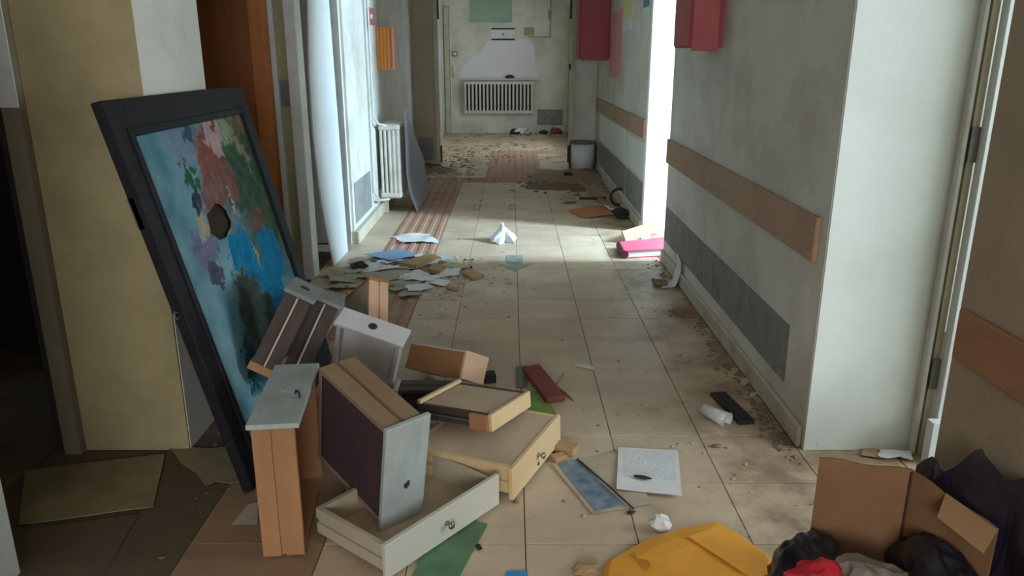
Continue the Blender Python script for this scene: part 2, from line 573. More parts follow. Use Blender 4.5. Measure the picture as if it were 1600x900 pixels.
wb = struct('wall_back')
box('wall_panel', (-1.9, 1.9, 17.1, 17.3, 0, H), M_wall, wb)
patch_px = [(717, 123), (723, 104), (740, 88), (749, 85), (761, 69), (772, 63), (824, 63), (833, 71), (835, 81), (837, 104), (846, 123)]
prism_pts = [((x - 798) / FPX * 16.55, 1.6 - (y - 88) / FPX * 17.3) for x, y in patch_px]
M_bare = mat('bare_white_plaster', (214, 212, 216), 0.85, 0.03, 3.0)
mesh_obj('plaster_patch', prism(bmesh.new(), prism_pts, 1, 17.094, 17.1), M_bare, wb)
box('wall_panel', (-1.9, -1.42, 11.75, 17.1, 0, H), M_wall, wl)
box('wall_panel', (1.24, 1.69, 11.75, 13.0, 0, H), M_wall, wr)
box('wall_panel', (1.24, 1.69, 15.0, 17.1, 0, H), M_wall, wr)
box('wall_panel', (1.24, 1.69, 13.0, 15.0, 0, 0.6), M_wall, wr)
box('wall_panel', (1.24, 1.69, 13.0, 15.0, 2.3, H), M_wall, wr)
box('dado_panel', (0.58, 1.13, 17.094, 17.1, 0.17, 0.50), M_gray_dado, wb)

# rooms off the hall and the end behind the photographer
wroom = struct('wall_side_room')
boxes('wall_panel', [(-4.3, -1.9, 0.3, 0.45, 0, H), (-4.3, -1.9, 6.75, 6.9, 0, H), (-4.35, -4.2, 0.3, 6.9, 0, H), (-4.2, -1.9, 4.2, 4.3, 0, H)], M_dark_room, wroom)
boxes('wall_panel', [(1.69, 4.4, 0.3, 0.45, 0, H), (1.69, 4.4, 4.4, 4.55, 0, H),
                     (4.25, 4.4, 0.3, 0.8, 0, H), (4.25, 4.4, 2.7, 4.55, 0, H), (4.25, 4.4, 0.8, 2.7, 0, 0.8), (4.25, 4.4, 0.8, 2.7, 2.3, H)], M_wall, wroom)
boxes('wall_panel', [(1.69, 4.4, 7.4, 7.55, 0, H), (1.69, 1.75, 4.55, 6.09, 0, H), (1.69, 1.75, 7.19, 7.5, 0, H), (4.25, 4.4, 4.55, 5.66, 0, H), (4.25, 4.4, 6.30, 7.5, 0, H),
                     (4.25, 4.4, 5.66, 6.30, 0, 0.35), (4.25, 4.4, 5.66, 6.30, 2.45, H)], M_wall, wroom)
wf = struct('wall_front')
boxes('wall_panel', [(-1.9, -0.95, -3.2, -3.0, 0, H), (0.95, 1.7, -3.2, -3.0, 0, H), (-0.95, 0.95, -3.2, -3.0, 0, 1.05), (-0.95, 0.95, -3.2, -3.0, 2.35, H)], M_wall, wf)
ceil = boxes('ceiling', [(-4.35, 4.4, -3.2, 17.3, H, H + 0.1)], M_ceiling)
ceil['kind'] = 'structure'

# ---- baseboards and guard rails


def baseboard(name, segs):
    r = struct(name)
    for b in segs:
        box('board', b, M_base, r, bev=0.006)


baseboard('baseboard_right', [(XR - 0.022, XR, 2.96, 6.09, 0, 0.10), (XR - 0.022, XR, 7.19, 11.46, 0, 0.11)])
baseboard('baseboard_left', [(-1.39, -1.345, 6.70, 8.6, 0, 0.11), (-1.39, -1.345, 8.62, 11.4, 0, 0.11), (-1.46, -1.345, 6.68, 6.72, 0, 0.115)])
for nm, segs in (('trim_2', [(3.02, 4.5), (4.503, 6.085)]), ('trim_3', [(7.195, 9.0), (9.003, 11.3)]), ('trim_4', [(-0.4, 1.99)])):
    r = struct(nm)
    for a, b in segs:
        z0, z1 = (0.80, 0.985) if nm == 'trim_2' else ((0.865, 1.04) if nm == 'trim_3' else (0.805, 0.945))
        box('guard_board', (XR - 0.022, XR, a, b, z0, z1), M_rail if nm != 'trim_4' else mat('dark_guard_rail_wood', (150, 108, 80), 0.6, 0.12, 6.0, (120, 80, 58), 0.5, 3.0, stretch=(6, 1, 12)), r, bev=0.004)

# ---- door 1: right doorway frame and leaf folded into the room
d1 = struct('door_1')
box('jamb', (1.680, 1.698, 2.90, 2.95, 0, 2.2), M_white_metal, d1, 0.003)
box('jamb_groove', (1.698, 1.709, 2.935, 2.95, 0, 2.2), M_dark, d1)
box('jamb_stop', (1.709, 1.736, 2.905, 2.95, 0, 2.2), M_cream, d1)
box('leaf', (1.737, 2.60, 2.855, 2.90, 0.02, 2.18), M_laminate, d1, 0.003)
for z in (1.22, 0.30):
    box('hinge', (1.704, 1.735, 2.893, 2.906, z, z + 0.13), M_hinge, d1)
box('kick_plate', (1.695, 1.75, 2.80, 2.85, 0.0, 0.19), M_laminate, d1)

# ---- door 2: left doorway frame
d2 = struct('door_2')
box('jamb', (-1.87, -1.802, 2.90, 2.95, 0, 2.2), mat('worn_frame_paint', (120, 112, 92), 0.7, 0.1), d2)
box('jamb_stop', (-1.90, -1.875, 2.91, 2.95, 0, 2.2), M_dark, d2)
box('jamb_light_patch', (-1.87, -1.802, 2.894, 2.90, 1.42, 2.2), M_white_metal, d2)  # pale strip stands for light falling on the upper jamb, in white paint colour
box('jamb', (-1.9, -1.58, 2.02, 2.12, 0, 2.2), M_white_metal, d2, 0.004)

# ---- door 3: brown door standing open in the left wall and its steel frame
d3 = struct('door_3')
lf = box('leaf', (-2.5, -1.655, 5.60, 5.64, 0.01, 2.18), M_brown_door, d3, 0.003)
M_brown_dark = mat('brown_door_panel', (168, 104, 64), 0.6, 0.15, 3.0, stretch=(10, 10, 0.6))
box('leaf_stile', (-1.80, -1.655, 5.585, 5.60, 0.01, 2.18), M_brown_door, d3, 0.003)
box('leaf_panel', (-2.5, -1.80, 5.593, 5.60, 0.01, 2.18), M_brown_dark, d3)
box('jamb', (-1.655, -1.618, 5.55, 5.68, 0, 2.25), M_reveal, d3, 0.003)
box('jamb_stop', (-1.622, -1.545, 5.60, 5.68, 0, 2.25), mat('olive_cream_paint', (160, 152, 118), 0.6, 0.06), d3)
box('jamb', (-1.545, -1.465, 5.54, 5.70, 0, 2.25), M_white_metal, d3, 0.004)
box('hinge', (-1.618, -1.552, 5.588, 5.60, 1.26, 1.44), M_hinge, d3)
# the recess beyond it, without a door
d4 = struct('door_4')
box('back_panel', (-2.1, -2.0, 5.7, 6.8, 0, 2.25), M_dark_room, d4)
box('jamb', (-1.47, -1.41, 6.66, 6.72, 0, 2.25), M_white_metal, d4)

# ---- windows that let the daylight in (room windows, and an end window added for fill)
M_sash = mat('window_paint', (214, 216, 212), 0.5, 0.03)


def window(name, axis, at, a0, a1, z0, z1, mull):
    r = struct(name)
    t = 0.05

    def bar(u0, u1, w0, w1):
        if axis == 'x':
            box('sash_bar', (at, at + t, u0, u1, w0, w1), M_sash, r)
        else:
            box('sash_bar', (u0, u1, at, at + t, w0, w1), M_sash, r)
    bar(a0, a1, z0, z0 + t)
    bar(a0, a1, z1 - t, z1)
    bar(a0, a0 + t, z0 + t, z1 - t)
    bar(a1 - t, a1, z0 + t, z1 - t)
    for m_ in mull:
        bar(m_ - t / 2, m_ + t / 2, z0 + t, z1 - t)


window('window_1', 'x', 4.2, 0.8, 2.7, 0.8, 2.3, [1.75])
window('window_4', 'x', 4.2, 5.66, 6.30, 0.35, 2.45, [])
window('fill_window', 'y', -3.05, -0.95, 0.95, 1.05, 2.35, [0.0])  # unseen end window, added to go with the fill light
window('window_3', 'x', 1.22, 13.0, 15.0, 0.6, 2.3, [14.0])

# ================================================================== PAINTING leaning on the left wall
PW, PL = 1.35, 1.483
pr = root('framed_painting', 'large black-framed landscape painting with a torn hole, leaning on the left wall', 'painting', (-0.985, 2.575, 0.0))
th = math.asin(0.356 / PL)
pr.matrix_world = Matrix.Translation((-0.985, 2.575, 0.02)) @ Matrix(((0, -math.sin(th), math.cos(th), 0), (1, 0, 0, 0), (0, math.cos(th), math.sin(th), 0), (0, 0, 0, 1)))
# local: x along the bottom edge into the hall, y up the picture, z out of the picture
fw = 0.12
bm_ = []
for b in ((0, fw, 0, PL), (PW - fw, PW, 0, PL), (fw, PW - fw, 0, fw), (fw, PW - fw, PL - fw * 1.1, PL)):
    bm = bmesh.new()
    x0, x1, y0, y1 = b
    bx(bm, x0, x1, y0, y1, -0.03, 0.012, bev=0.004)
    # inner lip of the moulding
    if x1 - x0 < y1 - y0:
        xi = (x1 - 0.03, x1) if x0 < 0.1 else (x0, x0 + 0.03)
        bx(bm, xi[0], xi[1], y0 + 0.1, y1 - 0.1, 0.010, 0.02, bev=0.003)
    else:
        yi = (y1 - 0.03, y1) if y0 < 0.1 else (y0, y0 + 0.03)
        bx(bm, x0, x1, yi[0], yi[1], 0.010, 0.02, bev=0.003)
    mesh_obj('frame_member', bm, M_black_frame, pr)
# nicks in the frame
box('nick', (0.0, 0.02, 1.05, 1.16, -0.031, -0.01), M_dark_board, pr)
hk = bmesh.new()
tube(hk, [(-0.004, 0.74, -0.01), (-0.02, 0.75, -0.01), (-0.03, 0.735, -0.01), (-0.02, 0.72, -0.01), (-0.004, 0.725, -0.01)], 0.003, 6)
mesh_obj('hanging_loop', hk, M_hinge, pr)


def canvas_material():
    """generic painted landscape turned on its side: sky, wooded banks, red roofs and blue water"""
    m = bpy.data.materials.new('painted_canvas')
    m.use_nodes = True
    nt = m.node_tree
    N, L = nt.nodes, nt.links
    b = N['Principled BSDF']
    b.inputs['Roughness'].default_value = 0.85
    b.inputs['Specular IOR Level'].default_value = 0.12
    tc = N.new('ShaderNodeTexCoord')
    nz = N.new('ShaderNodeTexNoise')
    nz.inputs['Scale'].default_value = 6.0
    nz.inputs['Detail'].default_value = 7
    L.new(tc.outputs['Object'], nz.inputs['Vector'])
    sub = N.new('ShaderNodeVectorMath')
    sub.operation = 'MULTIPLY_ADD'
    L.new(nz.outputs['Color'], sub.inputs[0])
    sub.inputs[1].default_value = (0.20, 0.20, 0)
    sub.inputs[2].default_value = (-0.10, -0.10, 0)
    ad = N.new('ShaderNodeVectorMath')
    ad.operation = 'ADD'
    L.new(sub.outputs[0], ad.inputs[0])
    L.new(tc.outputs['Object'], ad.inputs[1])
    nf = N.new('ShaderNodeTexNoise')
    nf.inputs['Scale'].default_value = 24.0
    nf.inputs['Detail'].default_value = 6
    L.new(tc.outputs['Object'], nf.inputs['Vector'])
    sf = N.new('ShaderNodeVectorMath')
    sf.operation = 'MULTIPLY_ADD'
    L.new(nf.outputs['Color'], sf.inputs[0])
    sf.inputs[1].default_value = (0.16, 0.16, 0)
    sf.inputs[2].default_value = (-0.08, -0.08, 0)
    ad1, ad = ad, N.new('ShaderNodeVectorMath')
    ad.operation = 'ADD'
    L.new(ad1.outputs[0], ad.inputs[0])
    L.new(sf.outputs[0], ad.inputs[1])
    cur = None

    def setc(rgb):
        n = N.new('ShaderNodeRGB')
        n.outputs[0].default_value = (*lin(rgb), 1)
        return n.outputs[0]
    n2 = N.new('ShaderNodeTexNoise')
    n2.inputs['Scale'].default_value = 18.0
    n2.inputs['Detail'].default_value = 5
    L.new(tc.outputs['Object'], n2.inputs['Vector'])
    # sky
    rs = N.new('ShaderNodeValToRGB')
    rs.color_ramp.elements[0].color = (*lin((92, 140, 156)), 1)
    rs.color_ramp.elements[1].color = (*lin((146, 184, 194)), 1)
    rs.color_ramp.elements[0].position, rs.color_ramp.elements[1].position = 0.3, 0.7
    L.new(nz.outputs['Fac'], rs.inputs['Fac'])
    cur = rs.outputs['Color']

    def blob(cx, cy, rx, ry, c1, c2, soft=0.12, ang=0.0):
        nonlocal cur
        ca, sa = math.cos(ang), math.sin(ang)
        mp = N.new('ShaderNodeMapping')
        mp.vector_type = 'TEXTURE'
        mp.inputs['Location'].default_value = (cx, cy, 0)
        mp.inputs['Rotation'].default_value = (0, 0, ang)
        mp.inputs['Scale'].default_value = (rx, ry, 1)
        L.new(ad.outputs[0], mp.inputs['Vector'])
        sx = N.new('ShaderNodeSeparateXYZ')
        L.new(mp.outputs[0], sx.inputs[0])
        cb = N.new('ShaderNodeCombineXYZ')
        L.new(sx.outputs[0], cb.inputs[0])
        L.new(sx.outputs[1], cb.inputs[1])
        ln = N.new('ShaderNodeVectorMath')
        ln.operation = 'LENGTH'
        L.new(cb.outputs[0], ln.inputs[0])
        mr = N.new('ShaderNodeMapRange')
        mr.inputs['From Min'].default_value, mr.inputs['From Max'].default_value = 1 + soft, 1 - soft
        L.new(ln.outputs['Value'], mr.inputs['Value'])
        rc = N.new('ShaderNodeValToRGB')
        rc.color_ramp.elements[0].position, rc.color_ramp.elements[1].position = 0.35, 0.65
        rc.color_ramp.elements[0].color = (*lin(c1), 1)
        rc.color_ramp.elements[1].color = (*lin(c2), 1)
        L.new(n2.outputs['Fac'], rc.inputs['Fac'])
        mx = N.new('ShaderNodeMix')
        mx.data_type = 'RGBA'
        L.new(mr.outputs['Result'], mx.inputs['Factor'])
        L.new(cur, mx.inputs['A'])
        L.new(rc.outputs['Color'], mx.inputs['B'])
        cur = mx.outputs['Result']
    for bl in BLOBS:
        blob(*bl)
    hs = N.new('ShaderNodeHueSaturation')
    hs.inputs['Value'].default_value = 0.72
    hs.inputs['Saturation'].default_value = 1.05
    L.new(cur, hs.inputs['Color'])
    L.new(hs.outputs['Color'], b.inputs['Base Color'])
    return m


# (centre x, centre y, radius x, radius y, two colours, softness, turn) in picture metres
BLOBS = [
    (0.48, 1.30, 0.12, 0.10, (120, 140, 168), (140, 156, 178), 0.4),
    (1.06, 1.02, 0.27, 0.46, (52, 84, 70), (88, 108, 84), 0.2),
    (0.92, 0.98, 0.22, 0.28, (50, 82, 68), (80, 106, 84), 0.25),
    (1.12, 1.34, 0.14, 0.07, (110, 100, 76), (140, 126, 96), 0.3),
    (0.60, 1.34, 0.05, 0.07, (60, 84, 106), (80, 104, 124), 0.2),
    (0.47, 1.16, 0.05, 0.07, (44, 92, 66), (60, 110, 80), 0.15),
    (0.45, 1.07, 0.05, 0.05, (40, 62, 78), (60, 84, 98), 0.15),
    (0.69, 1.17, 0.11, 0.24, (128, 84, 72), (154, 104, 92), 0.15, -0.5),
    (0.62, 1.05, 0.13, 0.08, (120, 88, 86), (144, 112, 106), 0.2),
    (0.82, 1.08, 0.10, 0.10, (118, 84, 78), (140, 104, 94), 0.3),
    (0.83, 1.30, 0.085, 0.11, (180, 152, 158), (202, 174, 172), 0.12, -0.3),
    (0.86, 1.33, 0.02, 0.03, (96, 80, 84), (110, 90, 90), 0.2),
    (0.97, 1.28, 0.07, 0.05, (140, 160, 132), (166, 178, 150), 0.2),
    (1.09, 1.20, 0.03, 0.12, (140, 136, 104), (160, 152, 120), 0.3, 0.5),
    (0.79, 0.97, 0.015, 0.07, (170, 170, 160), (190, 190, 180), 0.2, 0.4),
    (0.36, 0.87, 0.11, 0.09, (112, 116, 146), (138, 138, 162), 0.15),
    (0.38, 0.79, 0.08, 0.05, (72, 76, 96), (96, 98, 116), 0.15),
    (0.42, 0.97, 0.04, 0.06, (170, 160, 140), (190, 178, 152), 0.2),
    (0.78, 0.88, 0.12, 0.07, (106, 128, 134), (130, 146, 148), 0.3),
    (1.00, 0.86, 0.10, 0.06, (104, 84, 76), (126, 104, 94), 0.3),
    (0.60, 0.56, 0.19, 0.16, (54, 72, 64), (82, 90, 80), 0.2),
    (0.74, 0.30, 0.30, 0.36, (48, 62, 58), (72, 82, 74), 0.25),
    (0.40, 0.36, 0.08, 0.12, (34, 72, 82), (50, 92, 100), 0.2),
    (0.70, 0.80, 0.12, 0.085, (36, 122, 166), (52, 142, 182), 0.06),
    (0.86, 0.68, 0.20, 0.13, (36, 122, 166), (52, 142, 182), 0.06),
    (1.01, 0.68, 0.14, 0.15, (36, 122, 168), (52, 142, 184), 0.06),
    (0.93, 0.50, 0.10, 0.16, (36, 122, 166), (52, 142, 182), 0.06),
    (0.88, 0.80, 0.05, 0.12, (70, 110, 116), (96, 124, 124), 0.3, 0.2),
    (0.83, 0.74, 0.010, 0.10, (176, 150, 130), (200, 176, 150), 0.2, 0.2),
    (0.66, 0.62, 0.10, 0.07, (58, 76, 66), (80, 92, 80), 0.3),
]
canvas_hole = (0.58, 0.95)
bm = bmesh.new()
# canvas as a ring of faces around a torn hole
hole = []
rh = random.Random(3)
for k in range(18):
    t = 2 * math.pi * k / 18
    rr = 1 + rh.uniform(-0.12, 0.12)
    hole.append((canvas_hole[0] + 0.115 * rr * math.cos(t), canvas_hole[1] + 0.072 * rr * math.sin(t)))
outer = []
for k in range(18):
    t = 2 * math.pi * k / 18
    dx, dy = math.cos(t), math.sin(t)
    lim = []
    if dx > 1e-6:
        lim.append((PW - 0.1 - canvas_hole[0]) / dx)
    if dx < -1e-6:
        lim.append((0.1 - canvas_hole[0]) / dx)
    if dy > 1e-6:
        lim.append((PL - 0.1 - canvas_hole[1]) / dy)
    if dy < -1e-6:
        lim.append((0.1 - canvas_hole[1]) / dy)
    s = min(lim)
    outer.append((canvas_hole[0] + dx * s, canvas_hole[1] + dy * s))
# include the true corners
corners = [(0.1, 0.1), (PW - 0.1, 0.1), (PW - 0.1, PL - 0.1), (0.1, PL - 0.1)]
pts = outer[:]
for z in (0.0, -0.002):
    hv = [bm.verts.new((x, y, z)) for x, y in hole]
    ov = [bm.verts.new((x, y, z)) for x, y in outer]
    cv = {}
    for c in corners:
        cv[c] = bm.verts.new((c[0], c[1], z))
    for k in range(18):
        a, b2 = outer[k], outer[(k + 1) % 18]
        mid = None
        for c in corners:
            on_a = abs(a[0] - c[0]) < 1e-6 or abs(a[1] - c[1]) < 1e-6
            on_b = abs(b2[0] - c[0]) < 1e-6 or abs(b2[1] - c[1]) < 1e-6
            same = (abs(a[0] - b2[0]) < 1e-6) or (abs(a[1] - b2[1]) < 1e-6)
            if on_a and on_b and not same:
                mid = cv[c]
        vs = [hv[k], ov[k]] + ([mid] if mid else []) + [ov[(k + 1) % 18], hv[(k + 1) % 18]]
        bm.faces.new(vs)
mesh_obj('canvas', bm, canvas_material(), pr)
box('backing_board', (0.05, PW - 0.05, 0.05, PL - 0.05, -0.024, -0.016), mat('brown_backing', (50, 36, 22), 0.9), pr)

# ================================================================== DRAWERS


def side_profile(w, h, t, g, gd, flip):
    """side board section (x across, z up) with a runner groove on its outer face"""
    z0, z1 = h * 0.5 - g / 2, h * 0.5 + g / 2
    if not flip:
        return [(0, 0), (t, 0), (t, h), (0, h), (0, z1), (gd, z1), (gd, z0), (0, z0)]
    return [(0, 0), (t, 0), (t, z0), (t - gd, z0), (t - gd, z1), (t, z1), (t, h), (0, h)]


def drawer(label, pos, eul, dims, fm, sm, bmt, knob=None, groove=True, over=(0.014, 0.012, 0.018), front_t=0.018, im=None, bottom_t=0.005):
    """open box drawer: local x across the front, y from the front to the back, z towards the opening"""
    w, d, h = dims
    r = root('drawer', label, 'drawer', pos, eul, 'loose drawers thrown in the heap')
    m, zb, zt = over
    box('front_panel', (0, w, 0, front_t, 0, h), fm, r, bev=0.002)
    t = 0.018
    hb = h - zb - zt
    for flip, x in ((False, m), (True, w - m - t)):
        bm = bmesh.new()
        poly = side_profile(w, hb, t, 0.016, 0.009 if groove else 0.0005, flip)
        prism(bm, [(x + a, zb + b) for a, b in poly], 1, front_t, d)
        mesh_obj('side_panel', bm, sm, r)
    box('back_panel', (m + t, w - m - t, d - t, d, zb, zb + hb), im or sm, r)
    box('bottom_panel', (m + t * 0.5, w - m - t * 0.5, front_t, d - 0.002, zb + 0.002, zb + 0.002 + bottom_t), bmt, r)
    if knob == 'knob':
        kb = bmesh.new()
        lathe(kb, [(0.010, 0), (0.006, 0.003), (0.005, 0.014), (0.013, 0.019), (0.014, 0.024), (0.009, 0.029)], n=14)
        k = mesh_obj('knob', kb, M_metal, r, smooth=True)
        k.location = (w * 0.5, 0, h * 0.5)
        k.rotation_euler = (R90, 0, 0)
    elif knob == 'hole':
        kb = bmesh.new()
        lathe(kb, [(0.021, 0), (0.019, 0.0035)], n=14)
        k = mesh_obj('knob_hole', kb, M_soot, r)
        k.location = (w * 0.5, 0.0005, h * 0.5)
        k.rotation_euler = (R90, 0, 0)
    elif knob == 'stain':
        kb = bmesh.new()
        lump(kb, (0, 0, 0), (0.016, 0.012, 0.003), 2, 0.5, 2.0, 3, flat=False)
        k = mesh_obj('knob_hole', kb, M_soot, r)
        k.location = (w * 0.62, 0.0, h * 0.55)
        k.rotation_euler = (R90, 0, 0)
    elif knob == 'bracket':
        kb = bmesh.new()
        tube(kb, [(0, 0, 0), (0, -0.012, 0.004), (0.02, -0.016, 0.016), (0.035, -0.012, 0.02), (0.036, 0, 0.022)], 0.004, 8)
        k = mesh_obj('handle', kb, M_dark, r)
        k.location = (w * 0.55, 0, h * 0.72)
        kb = bmesh.new()
        lathe(kb, [(0.014, 0), (0.012, 0.0015)], n=12)
        k = mesh_obj('knob_mark', kb, M_hardboard, r)
        k.location = (w * 0.48, 0.0, h * 0.45)
        k.rotation_euler = (R90, 0, 0)
    return r


dr_C = drawer('cream drawer with steel knob lying open in front, holding a tilted drawer', (-0.393, 2.072, 0.012), (0, 0, 0.89), (0.558, 0.365, 0.125), M_cream_front, M_cream_side, M_hardboard, 'knob')
dr_D = drawer('upturned drawer with pale yellow front and knob, under a smaller upturned drawer', (0.210, 2.972, 0.150), (3.168, 0.010, -1.998), (0.494, 0.447, 0.13), M_pine_pale, M_pine_pale, M_hardboard, 'knob', over=(0.012, 0.001, 0.02))
dr_E = drawer('small upturned drawer with dark runner side, lying on the yellow-fronted drawer', (0.083, 3.006, 0.242), (3.237, -0.057, -2.104), (0.312, 0.364, 0.071), M_pine_pale, M_dark_side, M_hardboard, None, over=(0.006, 0.004, 0.008))
dr_F = drawer('orange-sided drawer tipped on its edge behind the small upturned drawer', (-0.237, 3.394, 0.13), (-0.147, 0.5, 0.815), (0.168, 0.394, 0.138), M_pink_ply, M_pine, M_white_inner, None, False, over=(0.003, 0.003, 0.006))
dr_A = drawer('grey-topped drawer standing upright, orange side to the hall, left of the heap', (-0.889, 2.7, 0.487), (-1.5708, -0.013, -1.459), (0.518, 0.485, 0.164), M_gray_front, M_pine, M_hardboard, 'bracket')
dr_B = drawer('grey-fronted drawer on its edge inside the cream drawer, dark underside out', (-0.397, 2.229, 0.451), (-1.698, 1.78, -0.96), (0.43, 0.451, 0.177), M_gray_front, M_drab, M_dark_board, 'stain')
dr_G = drawer('white drawer standing on end with a hole in its top front, middle of heap', (-0.45, 3.292, 0.413), (-1.918, -0.306, 3.015), (0.325, 0.418, 0.12), M_lilac_white, M_lilac_white, M_white_inner, 'hole', over=(0.014, 0.045, 0.012))
dr_H1 = drawer('narrow dark-sided drawer with grey front leaning on the painting, left one of two', (-0.908, 3.13, 0.711), (-2.067, -0.108, -1.461), (0.247, 0.358, 0.128), mat('dull_grey_laminate', (124, 128, 124), 0.6, 0.08, 4.0, (96, 96, 92), 0.5, 5.0), M_dark_side, M_dark_board, 'hole', over=(0.006, 0.01, 0.012), im=M_pine)  # position and size scaled about the camera, towards it, to clear the painting
dr_H2 = drawer('dark-sided drawer leaning right behind the narrow one, beside the white drawer', (-0.913, 3.499, 0.557), (-2.037, -0.158, -1.424), (0.258, 0.368, 0.141), mat('dull_grey_laminate', (124, 128, 124), 0.6, 0.08, 4.0, (96, 96, 92), 0.5, 5.0), M_dark_side, M_dark_board, None, over=(0.006, 0.01, 0.012))
for r_, (w_, d_, h_) in ((dr_H1, (0.247, 0.358, 0.128)), (dr_H2, (0.258, 0.368, 0.141))):
    box('runner_strip', (w_ - 0.006, w_ + 0.002, 0.02, d_ - 0.03, h_ * 0.46, h_ * 0.52), M_cream_side, r_)
box('end_block', (0.0, 0.247, 0.330, 0.363, 0.004, 0.120), M_pine, dr_H1)
box('rim_strip', (0.002, 0.022, 0.018, 0.394, 0.128, 0.135), M_lilac_white, dr_F)
dr_I = drawer('brown drawer standing upright at the back of the heap, pale grooved side outward', (-0.894, 3.939, 0.358), (-1.944, -0.582, -0.867), (0.338, 0.417, 0.109), M_pine, M_pink_ply, M_hardboard, None, over=(0.003, 0.003, 0.003))
box('end_block', (0.309, 0.322, 0.018, 0.10, 0.004, 0.067), M_pine, dr_E)
box('runner_strip', (0.306, 0.313, 0.10, 0.36, 0.034, 0.041), M_hinge, dr_E)
box('back_rim', (0.006, 0.306, 0.350, 0.366, -0.012, 0.006), M_pine_pale, dr_E)
kb = bmesh.new()
lathe(kb, [(0.009, 0), (0.008, 0.002)], n=12)
k = mesh_obj('screw_hole', kb, M_soot, dr_D)
k.location = (0.247, 0.0, 0.105)
k.rotation_euler = (R90, 0, 0)
dr_J = drawer('dark open drawer lying on its side beneath the orange-sided drawer', (-0.53, 3.33, 0.155), Matrix(((0, 1, 0), (0, 0, -1), (-1, 0, 0))).to_euler(), (0.155, 0.30, 0.12), M_cream_side, M_dark_side, M_dark_board, None, over=(0.004, 0.004, 0.004))

# ================================================================== THINGS ON AND ABOUT THE FLOOR


def flat_paper(name, label, cat, quad, m, z=0.004, thick=0.0012, wav=0.006, nu=8, nv=8, group=None, seed=0, ragged=0.0, obj=True):
    """a sheet over four floor points, gently cockled, resting on the floor"""
    q = [Vector(p) for p in quad]

    def fn(u, v):
        p = q[0] * (1 - u) * (1 - v) + q[1] * u * (1 - v) + q[2] * u * v + q[3] * (1 - u) * v
        n = noise.noise(Vector((p.x * 6 + seed, p.y * 6, seed * 1.7)))
        e = 0
        if ragged:
            edge = 1.0 if (u in (0, 1) or v in (0, 1)) else 0.0
            p = p + Vector((noise.noise(p * 31 + Vector((seed, 0, 0))), noise.noise(p * 29 + Vector((0, seed, 0))), 0)) * ragged * edge
        return Vector((p.x, p.y, p.z + z + max(0, wav * (0.5 + n))))
    o = mesh_obj(name, sheet(bmesh.new(), fn, nu, nv, thick), m)
    return tag(o, label, cat, group)


F_ = floor_at
# linoleum sheets lifted in the left doorway
flat_paper('linoleum_sheet', 'large dull green linoleum sheet lying in the dark left doorway', 'linoleum', [F_(30, 823), F_(240, 795), F_(258, 712), F_(40, 738)], M_lino, 0.006, 0.004, 0.004, seed=1)
flat_paper('linoleum_sheet', 'darker linoleum sheet nearest the camera at the lower left corner', 'linoleum', [F_(-40, 960), F_(150, 920), F_(218, 805), F_(20, 832)], M_lino_dark, 0.003, 0.004, 0.003, seed=2)
flat_paper('torn_cardboard', 'torn pale board with a round bite at the foot of the beige wall', 'cardboard', [F_(322, 757), F_(372, 757), F_(362, 702), F_(255, 700)], M_lino, 0.004, 0.003, 0.003, seed=3, ragged=0.03)
flat_paper('paper_scrap', 'small grey paper scrap behind the upright grey-topped drawer', 'paper', [F_(362, 822), F_(402, 822), F_(404, 786), F_(388, 790)], M_old_paper, 0.003, 0.001, 0.006, seed=4)
# linoleum strip between the tiles and the left doorway
mesh_obj('threshold_sheet', bx(bmesh.new(), -1.95, -1.102, 1.0, 3.06, -0.01, -0.002), M_lino_dark, floor)

# printed papers
M_print_blue = mat('blue_grey_print', (120, 136, 150), 0.5, 0.35, 14.0, (70, 84, 100), 0.8, 16.0)
quad = [F_(930, 802), F_(978, 792), F_(905, 722), F_(864, 728)]
flat_paper('newspaper', 'curled newspaper page with blue-grey picture beside the typed sheet', 'newspaper', [F_(926, 805), F_(1020, 790), F_(965, 708), F_(862, 727)], M_old_paper, 0.004, 0.001, 0.006, 10, 10, seed=5)
np_ = bpy.data.objects['newspaper']


def print_patch(parent, name, quad, m, dz):
    q = [Vector(p) for p in quad]

    def fn(u, v):
        p = q[0] * (1 - u) * (1 - v) + q[1] * u * (1 - v) + q[2] * u * v + q[3] * (1 - u) * v
        n = noise.noise(Vector((p.x * 6 + 5, p.y * 6, 5 * 1.7)))
        return Vector((p.x, p.y, p.z + 0.004 + dz + max(0, 0.006 * (0.5 + n))))
    return mesh_obj(name, sheet(bmesh.new(), fn, 10, 10, 0.0006), m, parent)


print_patch(np_, 'printed_picture', [F_(930, 800), F_(976, 791), F_(903, 719), F_(871, 727)], M_print_blue, 0.0022)
dv = bmesh.new()
a, b = F_(902, 717, 0.012), F_(990, 795, 0.012)
tube(dv, [a, a.lerp(b, 0.5) + Vector((0, 0, 0.003)), b], 0.0035, 6)
mesh_obj('page_fold', dv, M_soot, np_)

